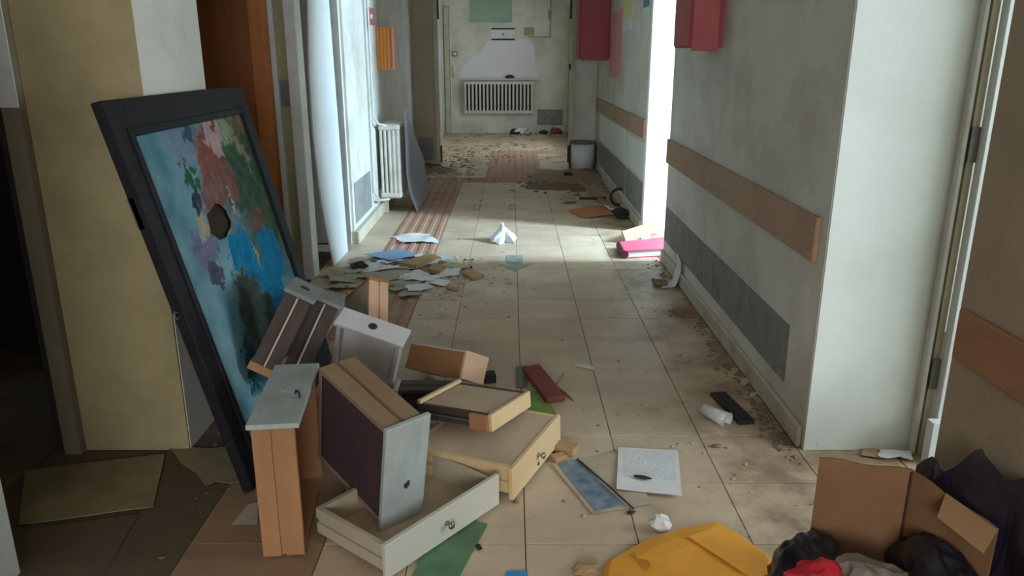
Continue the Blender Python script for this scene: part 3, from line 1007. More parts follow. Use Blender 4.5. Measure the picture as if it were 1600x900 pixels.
tq = [F_(963, 769), F_(1065, 780), F_(1059, 708), F_(966, 704)]
ts = flat_paper('typed_sheet', 'white typed form sheet lying flat on the tiles beside the newspaper', 'paper', tq, M_paper, 0.012, 0.001, 0.004, 10, 10, seed=6)
M_ink = mat('faded_ink', (190, 197, 206), 0.8, 0.1, 20.0)
q = [Vector(p) for p in tq]
bm = bmesh.new()
for r_ in range(13):
    v = 0.30 + 0.052 * r_
    x = 0.08
    rr = random.Random(r_)
    while x < 0.9:
        ln = rr.uniform(0.05, 0.16)
        x2 = min(x + ln, 0.93)

        def P(u, v):
            p = q[0] * (1 - u) * (1 - v) + q[1] * u * (1 - v) + q[2] * u * v + q[3] * (1 - u) * v
            n = noise.noise(Vector((p.x * 6 + 6, p.y * 6, 6 * 1.7)))
            p.z += 0.0128 + max(0, 0.004 * (0.5 + n))
            return p
        vs = [bm.verts.new(P(x, v)), bm.verts.new(P(x2, v)), bm.verts.new(P(x2, v + 0.022)), bm.verts.new(P(x, v + 0.022))]
        bm.faces.new(vs)
        x = x2 + rr.uniform(0.015, 0.05)
pr_ = mesh_obj('printed_lines', bm, M_ink, ts)
pr_['kind'] = 'stuff'


def chip(name, label, cat, c, r, m, rz=0.0, seed=1, rough=0.3, sub=2, group=None):
    bm = bmesh.new()
    lump(bm, (0, 0, r[2] * 0.85), r, sub, rough, 2.0, seed)
    o = mesh_obj(name, bm, m)
    o.location = c
    o.rotation_euler = (0, 0, rz)
    return tag(o, label, cat, group)


chip('leaf_litter', 'brown curled leaf lying on the white typed sheet', 'leaf', F_(1004, 754) + Vector((0, 0, 0.018)), (0.036, 0.012, 0.006), M_soot, -0.35, 3)
chip('paper_ball', 'small crumpled white tissue behind the yellow envelope', 'tissue', F_(1031, 828), (0.035, 0.035, 0.03), M_paper, 0, 5, 0.6)
chip('cloth_scrap', 'brown ragged scrap left of the yellow envelope at the frame edge', 'scrap', F_(915, 893), (0.05, 0.035, 0.012), M_brown_block, 0.2, 6, 0.6)
flat_paper('card_scrap', 'small bright blue card scrap at the bottom edge of the view', 'card', [F_(788, 905), F_(826, 905), F_(824, 893), F_(792, 894)], mat('bright_blue_card', (60, 140, 190), 0.6), 0.003, 0.0015, 0.002, 3, 3, seed=7)
flat_paper('green_board', 'flat green board lying under the cream drawer', 'board', [F_(630, 930), F_(716, 905), F_(762, 820), F_(690, 800)], M_green, 0.0, 0.008, 0.0, 4, 4, seed=8)

# yellow envelope
ye = root('yellow_envelope', 'big creased yellow manila envelope lying on the tiles at the bottom', 'envelope', (0, 0, 0))
pts = [F_(1000, 852), F_(1062, 831), F_(1122, 820), F_(1150, 836), F_(1206, 876), F_(1218, 930), F_(1050, 990), F_(930, 950), F_(946, 884)]
cen = sum(pts, Vector()) / len(pts)
bm = bmesh.new()
rings = []
for s, z in ((1.0, 0.001), (1.0, 0.010), (0.93, 0.022), (0.6, 0.034), (0.25, 0.036)):
    rings.append([bm.verts.new(Vector((cen.x + (p.x - cen.x) * s, cen.y + (p.y - cen.y) * s, z + 0.004 * noise.noise(p * 9 + Vector((s * 3, 0, 0)))))) for p in pts])
for a, b in zip(rings, rings[1:]):
    for k in range(len(pts)):
        bm.faces.new((a[k], a[(k + 1) % len(pts)], b[(k + 1) % len(pts)], b[k]))
bm.faces.new(rings[-1])
bm.faces.new(rings[0][::-1])
mesh_obj('envelope_body', bm, M_yellow_env, ye)


def strip_between(parent, name, A, B, C, D, m, t=0.003):
    def fn(u, v):
        return (A * (1 - u) * (1 - v) + B * u * (1 - v) + C * u * v + D * (1 - u) * v)
    return mesh_obj(name, sheet(bmesh.new(), fn, 6, 3, t), m, parent)


strip_between(ye, 'envelope_flap', F_(1075, 838, 0.042), F_(1124, 823, 0.026), F_(1212, 893, 0.030), F_(1178, 905, 0.042), M_yellow_env)
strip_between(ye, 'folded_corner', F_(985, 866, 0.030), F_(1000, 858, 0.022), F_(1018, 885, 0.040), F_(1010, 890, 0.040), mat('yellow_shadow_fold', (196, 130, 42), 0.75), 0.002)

# plastic cup and dark wedge by the right wall
cup = root('plastic_cup', 'translucent white plastic cup lying by the dark slab near right wall', 'cup')
cup.location = F_(1098, 650) + Vector((0, 0, 0.037))
cup.rotation_euler = (R90 + 0.1, 0, 0.75)
bm = bmesh.new()
lathe(bm, [(0.026, 0), (0.034, 0.10), (0.036, 0.13), (0.0325, 0.13), (0.031, 0.10), (0.022, 0.006)], n=18)
mesh_obj('cup_wall', bm, M_foil, cup, smooth=True)
bm = bmesh.new()
tube(bm, [(0.036 * math.cos(t), 0.036 * math.sin(t), 0.13) for t in [2 * math.pi * k / 16 for k in range(17)]], 0.003, 6)
mesh_obj('cup_rim', bm, M_paper, cup)
o = mesh_obj('dark_slab', bx(bmesh.new(), -0.04, 0.04, -0.16, 0.16, 0, 0.022, bev=0.004), M_soot)
o.location, o.rotation_euler = F_(1143, 640), (0, 0, 0.16)
tag(o, 'dark charcoal slab lying behind the plastic cup near the right wall', 'slab')
o = mesh_obj('red_board', bx(bmesh.new(), -0.05, 0.05, -0.19, 0.19, 0, 0.03, bev=0.004), M_brick)
o.location, o.rotation_euler = F_(848, 606) + Vector((0, 0, 0.012)), (0.04, 0, 0.30)
tag(o, 'red-brown board offcut on the tiles right of the heap', 'board')
flat_paper('green_card', 'bright green card scrap under the red-brown board', 'card', [F_(830, 650), F_(872, 652), F_(850, 612), F_(824, 612)], M_moss, 0.003, 0.003, 0.003, 4, 4, seed=9)
flat_paper('glass_shard', 'dull grey shard standing left of the red-brown board', 'shard', [F_(806, 606), F_(824, 606), F_(822, 572), F_(806, 574)], M_hinge, 0.004, 0.003, 0.002, 3, 3, seed=10)
o = mesh_obj('dark_block', bx(bmesh.new(), -0.03, 0.03, -0.03, 0.03, 0, 0.05, bev=0.004), M_soot)
o.location, o.rotation_euler = F_(765, 596), (0, 0, 0.2)
tag(o, 'small black block on the tiles right of the tipped orange-sided drawer', 'block')
st = mesh_obj('thin_stick', tube(bmesh.new(), [F_(862, 606, 0.004), F_(872, 596, 0.006), F_(881, 584, 0.004)], 0.003, 6), M_brown_block)
tag(st, 'thin pale stick on the tiles right of the red-brown board', 'stick')
st = mesh_obj('twig', tube(bmesh.new(), [F_(876, 609, 0.005), F_(885, 617, 0.007), F_(896, 626, 0.004)], [0.006, 0.008, 0.003], 6), M_dust)
tag(st, 'short brown twig in front of the thin pale stick', 'twig')
flat_paper('paper_scrap', 'lone pale paper sliver on the tiles right of the red-brown board', 'paper', [F_(896, 572), F_(930, 580), F_(926, 574), F_(904, 569)], M_paper, 0.003, 0.001, 0.004, 3, 3, seed=11)
# wood blocks by the yellow-fronted drawer
for (x, y, a, s, lb) in ((872, 706, -0.5, (0.05, 0.03, 0.035), 'pale wood block against the yellow drawer front'), (862, 718, 0.5, (0.03, 0.022, 0.022), 'little wood chip before the pale wood block')):
    o = mesh_obj('wood_block', bx(bmesh.new(), -s[0], s[0], -s[1], s[1], 0, s[2], bev=0.003), M_brown_block)
    o.location, o.rotation_euler = F_(x, y) + Vector((0.03, 0, 0)), (0, 0, a)
    tag(o, lb, 'wood block')

# papers and rubbish past the heap
flat_paper('paper_sheet', 'crumpled white sheet lying across the red ribbed tiles', 'paper', [F_(632, 382), F_(684, 381), F_(668, 367), F_(612, 371)], M_paper, 0.008, 0.001, 0.02, 10, 8, seed=12, ragged=0.05)
fo = root('blue_folder', 'flat pale blue folder on the paper litter', 'folder')
o = flat_paper('folder_cover', None, None, [F_(612, 413), F_(652, 404), F_(628, 394), F_(570, 403)], M_blue, 0.03, 0.003, 0.004, 6, 6, seed=13)
o.parent = fo
o = flat_paper('folder_back', None, None, [F_(610, 415), F_(650, 407), F_(628, 397), F_(571, 406)], M_blue, 0.008, 0.003, 0.002, 6, 6, seed=13)
o.parent = fo
flat_paper('foil_wrapper', 'shiny crinkled wrapper right of the brown board pieces', 'wrapper', [F_(690, 411), F_(708, 413), F_(706, 406), F_(684, 404)], M_foil, 0.006, 0.001, 0.03, 5, 5, seed=14, ragged=0.02)
flat_paper('foil_wrapper', 'small bright wrapper tucked behind the long brown board piece', 'wrapper', [F_(648, 407), F_(664, 404), F_(660, 399), F_(650, 401)], M_foil, 0.006, 0.001, 0.03, 5, 5, seed=15, ragged=0.02)


def slab_px(name, label, cat, pts, h, m, z=0.003):
    P_ = [F_(*p) for p in pts]
    bm = bmesh.new()
    prism(bm, [(p.x, p.y) for p in P_], 2, z, z + h)
    bmesh.ops.bevel(bm, geom=list(bm.edges), offset=0.003, segments=1, affect='EDGES')
    return tag(mesh_obj(name, bm, m), label, cat)


slab_px('board_piece', 'long brown board piece lying beside the blue folder', 'board', [(624, 419), (650, 423), (690, 410), (672, 404)], 0.035, M_brown_block, 0.012)
slab_px('board_piece', 'square brown board piece just before the long one', 'board', [(668, 427), (686, 431), (697, 423), (678, 418)], 0.035, M_brown_block, 0.006)
slab_px('board_piece', 'wedge of brown board alone on the tiles right of the litter', 'board', [(722, 430), (738, 439), (757, 434), (742, 426)], 0.022, M_brown_block)
slab_px('board_piece', 'sliver of brown board nearest the heap on open tiles', 'board', [(696, 452), (714, 456), (719, 453), (702, 450)], 0.014, M_brown_block)
chip('dark_rag', 'small black lump at the foot of the white door panel', 'rag', F_(562, 420), (0.055, 0.06, 0.03), M_soot, 0.3, 8, 0.6)

# the torn paper heap in front of the open left doors
heap = [(585, 420, 1.3, 0), (615, 425, 1.2, 1), (640, 432, 1.1, 0), (600, 437, 1.2, 1), (660, 440, 1.0, 0), (570, 432, 1.0, 1), (548, 424, 0.9, 1), (625, 447, 1.2, 1),
        (655, 452, 0.9, 0), (590, 452, 1.0, 1), (685, 444, 0.8, 0), (712, 420, 0.9, 1), (700, 428, 1.0, 0), (540, 440, 0.9, 1), (522, 432, 0.8, 1), (530, 450, 0.7, 1),
        (635, 420, 0.9, 0), (610, 411, 0.9, 0), (560, 411, 0.8, 1), (672, 414, 0.8, 0), (640, 461, 0.8, 1), (555, 448, 0.8, 1)]
rows = {'back': [h_ for h_ in heap if h_[1] <= 424], 'middle': [h_ for h_ in heap if 424 < h_[1] <= 440], 'front': [h_ for h_ in heap if h_[1] > 440]}
nth = ['leftmost', 'second from left', 'third from left', 'fourth from left', 'fifth from left', 'sixth from left', 'seventh from left', 'eighth from left', 'ninth from left', 'tenth from left']
paper_label = {}
for row_name, members in rows.items():
    for k_, h_ in enumerate(sorted(members)):
        paper_label[h_] = 'torn %s paper in the %s row of the litter, %s' % ('stained' if h_[3] else 'white', row_name, nth[k_])
for i, (x, y, s, w) in enumerate(heap):
    rr = random.Random(100 + i)
    c = F_(x, y)
    a = rr.uniform(0, 3.1)
    hw, hd = 0.11 * s, 0.085 * s
    quad = []
    for (u, v) in ((-1, -1), (1, -1), (1, 1), (-1, 1)):
        u *= hw * rr.uniform(0.8, 1.2)
        v *= hd * rr.uniform(0.8, 1.2)
        quad.append(c + Vector((u * math.cos(a) - v * math.sin(a), u * math.sin(a) + v * math.cos(a), 0)))
    flat_paper('torn_paper', paper_label[heap[i]], 'paper', quad, M_old_paper if w else M_paper, 0.004 + 0.0035 * (i % 5), 0.001, 0.022, 6, 6, 'torn papers in the litter', 20 + i, 0.03)

# crumpled white bag in the light
bm = bmesh.new()
c = F_(787, 376)
ringz = [(0.115, 0.0), (0.11, 0.02), (0.085, 0.055), (0.05, 0.095), (0.022, 0.135), (0.022, 0.15), (0.012, 0.165)]
rv = []
for ri, (r_, z) in enumerate(ringz):
    ring = []
    for k in range(14):
        t = 2 * math.pi * k / 14
        rr = r_ * (1 + 0.7 * noise.noise(Vector((math.cos(t) * 1.9, math.sin(t) * 1.9, ri * 0.35))))
        ring.append(bm.verts.new((c.x + rr * math.cos(t) - 0.02 * z / 0.2, c.y + rr * math.sin(t), 0.001 + z)))
    rv.append(ring)
for a, b in zip(rv, rv[1:]):
    for k in range(14):
        bm.faces.new((a[k], a[(k + 1) % 14], b[(k + 1) % 14], b[k]))
bm.faces.new(rv[-1])
bm.faces.new(rv[0][::-1])
tag(mesh_obj('paper_bag', bm, M_foil), 'crumpled white twist of paper standing in the bright patch of floor', 'paper bag')

# books in the bright side doorway
bk = root('red_book', 'pink-red hardback book lying on the sill of the bright doorway', 'book')
P4 = [F_(976, 404), F_(1045, 400), F_(1045, 381), F_(968, 389)]
def ins(k):
    cc = sum(P4, Vector()) / 4
    return [cc + (p - cc) * k for p in P4]
mesh_obj('page_block', prism(bmesh.new(), [(p.x, p.y) for p in ins(0.95)], 2, 0.008, 0.058), M_paper, bk)
M_bookcloth = mat('pink_red_cloth', (196, 76, 104), 0.55, 0.1, 8.0, (214, 130, 146), 0.5, 6.0)
mesh_obj('front_cover', prism(bmesh.new(), [(p.x, p.y) for p in P4], 2, 0.058, 0.066), M_bookcloth, bk)
mesh_obj('back_cover', prism(bmesh.new(), [(p.x, p.y) for p in P4], 2, 0.001, 0.008), M_bookcloth, bk)
sp = bmesh.new()
a, b = P4[0], P4[3]
tube(sp, [a + Vector((0, 0, 0.033)), b + Vector((0, 0, 0.033))], 0.033, 10)
mesh_obj('spine', sp, mat('book_spine_cloth', (120, 52, 66), 0.6), bk)
bl = mesh_obj('leaning_board', bx(bmesh.new(), -0.27, 0.27, -0.008, 0.008, 0.0, 0.11, bev=0.002), M_brown_block)
bl.location, bl.rotation_euler = (1.20, 6.92, 0.004), (-0.45, 0, 0.88)
tag(bl, 'pale brown plank on edge across the corner of the bright doorway', 'board')
flat_paper('floor_paper', 'white paper on the floor inside the bright doorway', 'paper', [F_(1000, 380), F_(1016, 378), F_(1016, 368), F_(1004, 370)], M_paper, 0.004, 0.001, 0.006, 4, 4, seed=18)

# curled scrap at the right wall corner
def curl(u, v):
    # lies on the floor, then turns up against the baseboard
    c = F_(1050, 446)
    t = v * 0.34
    y = c.y + 0.13 * (u - 0.5)
    if t < 0.12:
        return Vector((1.09 + t * 0.8, y, 0.004 + 0.25 * t * t))
    h = t - 0.12
    return Vector((1.186 + 0.028 * min(1, h / 0.12), y - 0.03 * h, 0.008 + h * (0.8 + 0.2 * u)))


tag(mesh_obj('curled_paper', sheet(bmesh.new(), curl, 4, 12, 0.002), M_paper), 'curled peeling scrap standing against the right baseboard', 'paper')
chip('rubbish_lump', 'dark crumbling lump beside the curled scrap at right', 'rubbish', F_(1030, 446), (0.06, 0.05, 0.025), M_dust, 0.2, 9, 0.6)

# stuff: grit and crumbs of plaster
def grit(name, label, spots, n, m, smin, smax, seed, cat='debris'):
    rr = random.Random(seed)
    bm = bmesh.new()
    for i in range(n):
        cx, cy, sx, sy = rr.choice(spots)
        x, y = rr.gauss(cx, sx), rr.gauss(cy, sy)
        if x > XR - 0.03 or x < -1.33 or (11.36 < y < 11.8 and (x < -0.98 or x > 0.8)) or y > 17.0:
            continue
        s = rr.uniform(smin, smax)
        a = rr.uniform(0, 6.28)
        h = s * rr.uniform(0.2, 0.5)
        vs = []
        for k in range(4):
            t = a + k * R90 + rr.uniform(-0.4, 0.4)
            vs.append(bm.verts.new((x + s * math.cos(t) * rr.uniform(0.6, 1.3), y + s * math.sin(t) * rr.uniform(0.6, 1.3), 0.0012)))
        tp = bm.verts.new((x, y, h + 0.002))
        for k in range(4):
            bm.faces.new((vs[k], vs[(k + 1) % 4], tp))
        bm.faces.new(vs[::-1])
    o = mesh_obj(name, bm, m)
    return tag(o, label, cat, kind='stuff')


def sp_(x, y, sx, sy):
    p = F_(x, y)
    return (p.x, p.y, sx, sy)


wall_spots = [sp_(1165, 590, 0.03, 0.15), sp_(1190, 640, 0.03, 0.12), sp_(1130, 560, 0.03, 0.2), sp_(1090, 490, 0.08, 0.06), sp_(1075, 490, 0.06, 0.05), sp_(1105, 505, 0.05, 0.1), sp_(1050, 430, 0.06, 0.2), sp_(1225, 680, 0.04, 0.1)]
grit('wall_dirt', 'brown crumbled dirt along the foot of the right wall', wall_spots, 900, M_dust, 0.004, 0.02, 1)
grit('floor_crumbs', 'scattered pale plaster crumbs over the hall tiles', [(0.3, 4, 0.6, 1.5), (0.6, 3.4, 0.4, 0.6), (0.9, 3.2, 0.25, 0.3), (0.2, 6, 0.8, 1.2)], 160, M_plaster, 0.004, 0.014, 2)
grit('dark_crumbs', 'scattered dark specks over the hall tiles', [(0.3, 4, 0.6, 1.3), (0.5, 2.9, 0.4, 0.4), (0.1, 7, 0.7, 1.5), (-0.5, 4.8, 0.2, 0.5), (-0.9, 2.6, 0.3, 0.4)], 150, M_dust, 0.004, 0.014, 3)
grit('litter_crumbs', 'fine torn crumbs among the paper litter', [sp_(610, 430, 0.3, 0.35), sp_(540, 440, 0.15, 0.3), sp_(690, 440, 0.2, 0.2)], 260, M_plaster, 0.008, 0.035, 4)
grit('far_rubble', 'grey rubble strewn at the far end of the hall', [(-0.7, 12.5, 0.3, 0.8), (0.3, 16.6, 0.6, 0.15), (0.9, 10.4, 0.2, 0.5), (-0.9, 10.6, 0.15, 0.4), (0.7, 16.7, 0.3, 0.15)], 500, M_plaster, 0.01, 0.06, 5)
grit('far_dirt', 'brown dirt strewn on the floor at the far end', [(0.6, 10.2, 0.3, 0.4), (-0.8, 12.2, 0.35, 0.8), (0.5, 16.7, 0.5, 0.15), (-0.4, 14, 0.5, 1.5)], 420, M_dust, 0.01, 0.06, 6)
# individual scraps near the right wall
for i, (x, y, lb) in enumerate(((1119, 698, 'flat brown chip on the tiles in front of the cup'), (986, 802, 'tiny dark chip near the typed sheet'), (1178, 618, 'pale plaster piece at the foot of the right wall'),
                                (1163, 600, 'larger pale plaster piece at the foot of the right wall'), (1022, 482, 'white paper crumb on the tiles near the right wall'), (748, 857, 'dark fluff on the tile right of the green board'))):
    chip('debris_chip', lb, 'chip', F_(x, y), ((0.022, 0.012, 0.006), (0.016, 0.01, 0.005), (0.03, 0.015, 0.01), (0.035, 0.02, 0.014), (0.03, 0.02, 0.006), (0.016, 0.01, 0.006))[i],
         (M_dust, M_soot, M_plaster, M_plaster, M_paper, M_soot)[i], 0.4 * i, 30 + i, 0.5)

# brown smears of dirt, low mounds
def mound(name, label, c, rx, ry, h, m, seed, cat='dirt'):
    bm = bmesh.new()
    def fn(u, v):
        x, y = u * 2 - 1, v * 2 - 1
        n = noise.noise(Vector((x * 2.3 + seed, y * 2.3, seed)))
        r_ = math.hypot(x, y) * (1 + 0.4 * n)
        px_, py_ = min(1.215, max(-1.335, c.x + x * rx)), min(11.44, c.y + y * ry)
        return Vector((px_, py_, -0.004 + h * max(0, 1 - r_) * (1 + 0.5 * noise.noise(Vector((x * 7, y * 7, seed)))) ))
    sheet(bm, fn, 22, 22, 0.001)
    return tag(mesh_obj(name, bm, m, smooth=True), label, cat, kind='stuff')


mound('sand_mound', 'brown sand spilled by the far right jamb', F_(905, 276), 0.75, 0.8, 0.10, M_sand, 3, 'sand')
mound('sand_mound', 'darker sand spill left of the far right jamb', F_(868, 291), 0.45, 0.35, 0.05, M_dust, 5, 'sand')
mound('rubble_mound', 'dusty rubble spill at the far left jamb', F_(672, 262), 0.40, 0.8, 0.10, M_dust, 8, 'rubble')
mound('dirt_smear', 'dark brown dirt streak reaching from the right wall', F_(1078, 492), 0.16, 0.10, 0.012, M_dust, 11)

# far right clutter: cane, stick, ring, orange paper
M_orange_paper = mat('dusty_orange_paper', (190, 126, 88), 0.8, 0.08, 6.0)
flat_paper('orange_paper', 'big dusty orange paper on the floor before the bright doorway', 'paper', [F_(912, 342), F_(968, 336), F_(930, 322), F_(888, 330)], M_orange_paper, 0.006, 0.001, 0.01, 8, 6, seed=40, ragged=0.04)
flat_paper('paper_sheet', 'pale folded sheet overlapping the orange paper', 'paper', [F_(940, 326), F_(966, 337), F_(958, 329), F_(924, 322)], M_paper, 0.02, 0.001, 0.03, 6, 5, seed=41, ragged=0.02)
flat_paper('paper_sheet', 'grey paper lying left of the hooked cane', 'paper', [F_(880, 318), F_(900, 318), F_(898, 307), F_(880, 308)], M_old_paper, 0.01, 0.001, 0.02, 5, 5, seed=42, ragged=0.04)
ca = mesh_obj('hooked_cane', tube(bmesh.new(), [F_(905, 310, 0.03), F_(930, 310, 0.03), F_(944, 310, 0.04), F_(945, 309, 0.10), F_(945, 308, 0.13)], 0.014, 8), M_soot)
tag(ca, 'dark bent cane on the floor among the far right clutter', 'cane')
pl = mesh_obj('long_lath', bx(bmesh.new(), -0.04, 0.04, -1.0, 1.0, 0.02, 0.04), M_brown_block)
a, b = F_(898, 282), F_(963, 334)
pl.location = (a + b) / 2
pl.rotation_euler = (0, 0, math.atan2(-(b.x - a.x), (b.y - a.y)) if b.y > a.y else math.atan2((b.x - a.x), -(b.y - a.y)))
tag(pl, 'long pale lath lying along the far right wall', 'lath')
rg = mesh_obj('wire_ring', tube(bmesh.new(), [F_(967, 322, 0.0) + Vector((0.09 * math.cos(t), 0.02, 0.10 + 0.09 * math.sin(t))) for t in [0.4 + 5.0 * k / 14 for k in range(15)]], 0.016, 8), M_soot)
tag(rg, 'dark curved handle ring standing by the right baseboard', 'ring')
chip('rubbish_lump', 'black lump at the end of the long lath', 'rubbish', F_(970, 340), (0.09, 0.10, 0.05), M_soot, 0.1, 44, 0.7)
chip('rubbish_lump', 'round dark lump before the white bucket', 'rubbish', F_(888, 280), (0.07, 0.07, 0.055), M_soot, 0.1, 45, 0.3)
slab_px('wood_offcut', 'dark flat offcut at the edge of the sand spill', 'wood', [(893, 300), (912, 298), (908, 294), (890, 296)], 0.05, M_dust)
# rubbish at the foot of the far wall
for i, (x, s, m, lb) in enumerate(((806, 0.13, M_soot, 'black bundle at the foot of the far wall'), (815, 0.16, M_paper, 'whitish bundle under the black one by the far wall'), (848, 0.10, M_soot, 'dark lump at the far wall below the grey patch'),
                                   (868, 0.15, M_brick, 'reddish rag at the far right corner'), (832, 0.08, M_plaster, 'grey lump between the far wall bundles'))):
    c = F_(x, 208)
    c.y = 16.75
    chip('rubbish_lump', lb, 'rubbish', c, (s, s * 0.8, s * 0.5), m, 0.4 * i, 50 + i, 0.5)
# bucket
bu = root('white_bucket', 'white bucket with dark rim in the far right corner', 'bucket', (1.03, 11.15, 0))
bm = bmesh.new()
lathe(bm, [(0.15, 0.0), (0.175, 0.42), (0.165, 0.42), (0.14, 0.02)], n=22)
mesh_obj('bucket_body', bm, M_laminate, bu, smooth=True)
bm = bmesh.new()
tube(bm, [(0.176 * math.cos(t), 0.176 * math.sin(t), 0.425) for t in [2 * math.pi * k / 22 for k in range(23)]], 0.018, 8)
mesh_obj('bucket_rim', bm, M_dust, bu)
for sgn_ in (-1, 1):
    bm = bmesh.new()
    tube(bm, [(sgn_ * 0.18, 0, 0.40), (sgn_ * 0.185, -0.05, 0.2), (sgn_ * 0.18, -0.06, 0.06)], 0.012, 6)
    mesh_obj('bucket_handle', bm, M_soot, bu)

# ================================================================== LEFT WALL PIECES
# loose white door panel leaning across the recess
def lpanel(u, v):
    # u from the near edge to the far edge, v up
    z = 2.3 * v
    ks = [(0, -1.405), (0.3, -1.448), (0.55, -1.474), (1.05, -1.498), (1.5, -1.492), (2.0, -1.462), (2.4, -1.43)]
    nx = -1.43
    for (za, xa), (zb_, xb_) in zip(ks, ks[1:]):
        if za <= z <= zb_:
            nx = xa + (xb_ - xa) * (z - za) / (zb_ - za)
    near = Vector((nx, 5.92, z))
    far = Vector((-1.40 - 0.013 * z, 6.42, z))
    p = near.lerp(far, u)
    if v == 0:
        p.z = 0.002
    return p


pn = mesh_obj('loose_door_panel', sheet(bmesh.new(), lpanel, 6, 14, 0.012), M_laminate)
tag(pn, 'tall white laminate panel bowed and leaning across the left recess', 'panel')
# pipes
pp = root('heating_pipe', 'thin white heating pipes running down the left wall to the radiator', 'pipe')
bm = bmesh.new()
tube(bm, [(-1.372, 7.70, H - 0.02), (-1.372, 7.70, 0.30), (-1.33, 7.75, 0.2), (-1.27, 7.98, 0.17)], 0.012, 8)
mesh_obj('supply_pipe', bm, M_white_metal, pp)
bm = bmesh.new()
tube(bm, [(-1.372, 7.85, H - 0.02), (-1.372, 7.85, 1.02), (-1.33, 7.90, 0.95), (-1.27, 8.0, 0.92)], 0.012, 8)
mesh_obj('return_pipe', bm, M_white_metal, pp)


def radiator_section(depth, z0, z1, cols_, w):
    """one cast section: columns across x, headers at top and bottom"""
    bm = bmesh.new()
    dx = depth / cols_
    for i in range(cols_):
        x = dx * (i + 0.5)
        tube(bm, [(x, 0, z0 + 0.03), (x, 0, z1 - 0.03)], dx * 0.36, 8)
    for z in (z0, z1):
        s = -1 if z == z1 else 1
        bx(bm, 0, depth, -w * 0.5, w * 0.5, min(z, z + s * 0.06), max(z, z + s * 0.06), bev=0.015)
    return bm


ra = root('column_radiator', 'white column radiator seen end-on along the left wall', 'radiator', (-1.36, 8.05, 0))
me = None
for i in range(10):
    if me is None:
        o = mesh_obj('radiator_section', radiator_section(0.215, 0.17, 0.93, 5, 0.056), M_radiator, ra, smooth=False)
        me = o.data
    else:
        o = bpy.data.objects.new('radiator_section', me)
        COL.objects.link(o)
        o.parent = ra
    o.location = (0, 0.06 * i, 0)
box('radiator_bracket', (-0.03, 0.05, 0.1, 0.16, 0.0, 0.25), M_radiator, ra)
# curled sheet past the radiator
def csheet(u, v):
    # u near to far, v up: a tall near edge that curls forward at the floor, sloping away behind
    top = 1.08 * (1 - u) + 0.42 * u
    z = 0.003 + top * v
    near_x = -1.095 + 0.10 * (1 - min(1, z / 0.45)) ** 2
    far_x = -1.04 + 0.05 * (1 - v)
    return Vector((near_x * (1 - u) + far_x * u, 8.12 + 1.15 * u, z))


cs = mesh_obj('curled_sheet', sheet(bmesh.new(), csheet, 8, 12, 0.006), M_lilac)
tag(cs, 'lilac-grey laminate sheet curled on the floor past the radiator', 'sheet')
# orange wooden box and red sign on the left wall
ob = root('slatted_wall_box', 'orange wooden slatted box fixed high on the left wall', 'wall box', (-1.39, 8.35, 1.47))
box('box_body', (0, 0.175, 0.02, 0.26, 0, 0.42), M_brown_door, ob)
M_slat = mat('orange_varnish', (206, 128, 58), 0.5, 0.08, 4.0, (170, 98, 40), 0.4, 4.0, stretch=(10, 10, 1))
for i in range(4):
    box('slat', (0.002 + 0.036 * i, 0.002 + 0.036 * i + 0.033, 0.0, 0.02, 0, 0.42), M_slat, ob, bev=0.002)
box('edge_strip', (0.165, 0.185, 0.0, 0.02, 0, 0.42), M_pink, ob)
sg = root('small_red_sign', 'small faded red sign with a white mark high on the left wall', 'sign', (-1.386, 7.95, 1.90))
box('sign_plate', (-0.004, 0.004, 0, 0.34, 0, 0.16), M_red_board, sg)
box('sign_mark', (0.004, 0.006, 0.10, 0.22, 0.06, 0.10), M_paper, sg)
box('sign_bracket', (-0.004, 0.004, -0.12, -0.1, -0.06, 0.14), M_hinge, sg)

# ================================================================== RIGHT WALL PIECES
def wall_cabinet(label, y0, y1, x0, z0, z1, m, dm, name='red_wall_cabinet'):
    r = root(name, label, 'cabinet', (XR, y0, z0))
    d = XR - x0
    h = z1 - z0
    box('cabinet_body', (-d, 0, 0.012, y1 - y0, 0.02, h), dm, r)
    box('end_panel', (-d + 0.012, -0.03, 0, 0.012, 0.0, h), m, r, bev=0.003)
    box('door', (-d - 0.012, -d, 0.02, y1 - y0 - 0.02, 0.03, h - 0.02), m, r, bev=0.003)
    return r


wall_cabinet('dusty red cabinet on the near right wall, past the doorway', 4.72, 5.15, 1.045, 1.63, 2.25, M_red_board, M_red_dark)
wall_cabinet('deep red cabinet on the far right wall beside the portal', 10.05, 10.55, 0.86, 1.55, 2.6, M_red_dark, M_red_dark)
o = box('pink_board', (XR - 0.016, XR - 0.001, 8.95, 9.95, 1.36, 2.10), M_pink)
tag(o, 'pink board hanging on the right wall beside the deep red cabinet', 'board')
o = box('yellow_poster', (XR - 0.006, XR, 8.30, 8.98, 1.86, 2.6), mat('pale_yellow_print', (206, 204, 150), 0.7, 0.12, 8.0))
tag(o, 'pale yellow poster on the right wall above the pink board', 'poster')
box('poster_margin', (XR - 0.0075, XR - 0.006, 8.30, 8.98, 1.86, 1.98), M_paper, o)
o = box('blue_notice', (XR - 0.006, XR, 7.30, 7.62, 1.97, 2.5), M_paper)
tag(o, 'small blue and white notice on the right wall nearest the bright doorway', 'notice')
box('notice_header', (XR - 0.0075, XR - 0.006, 7.30, 7.62, 2.03, 2.5), mat('blue_print', (90, 130, 160), 0.7), o)

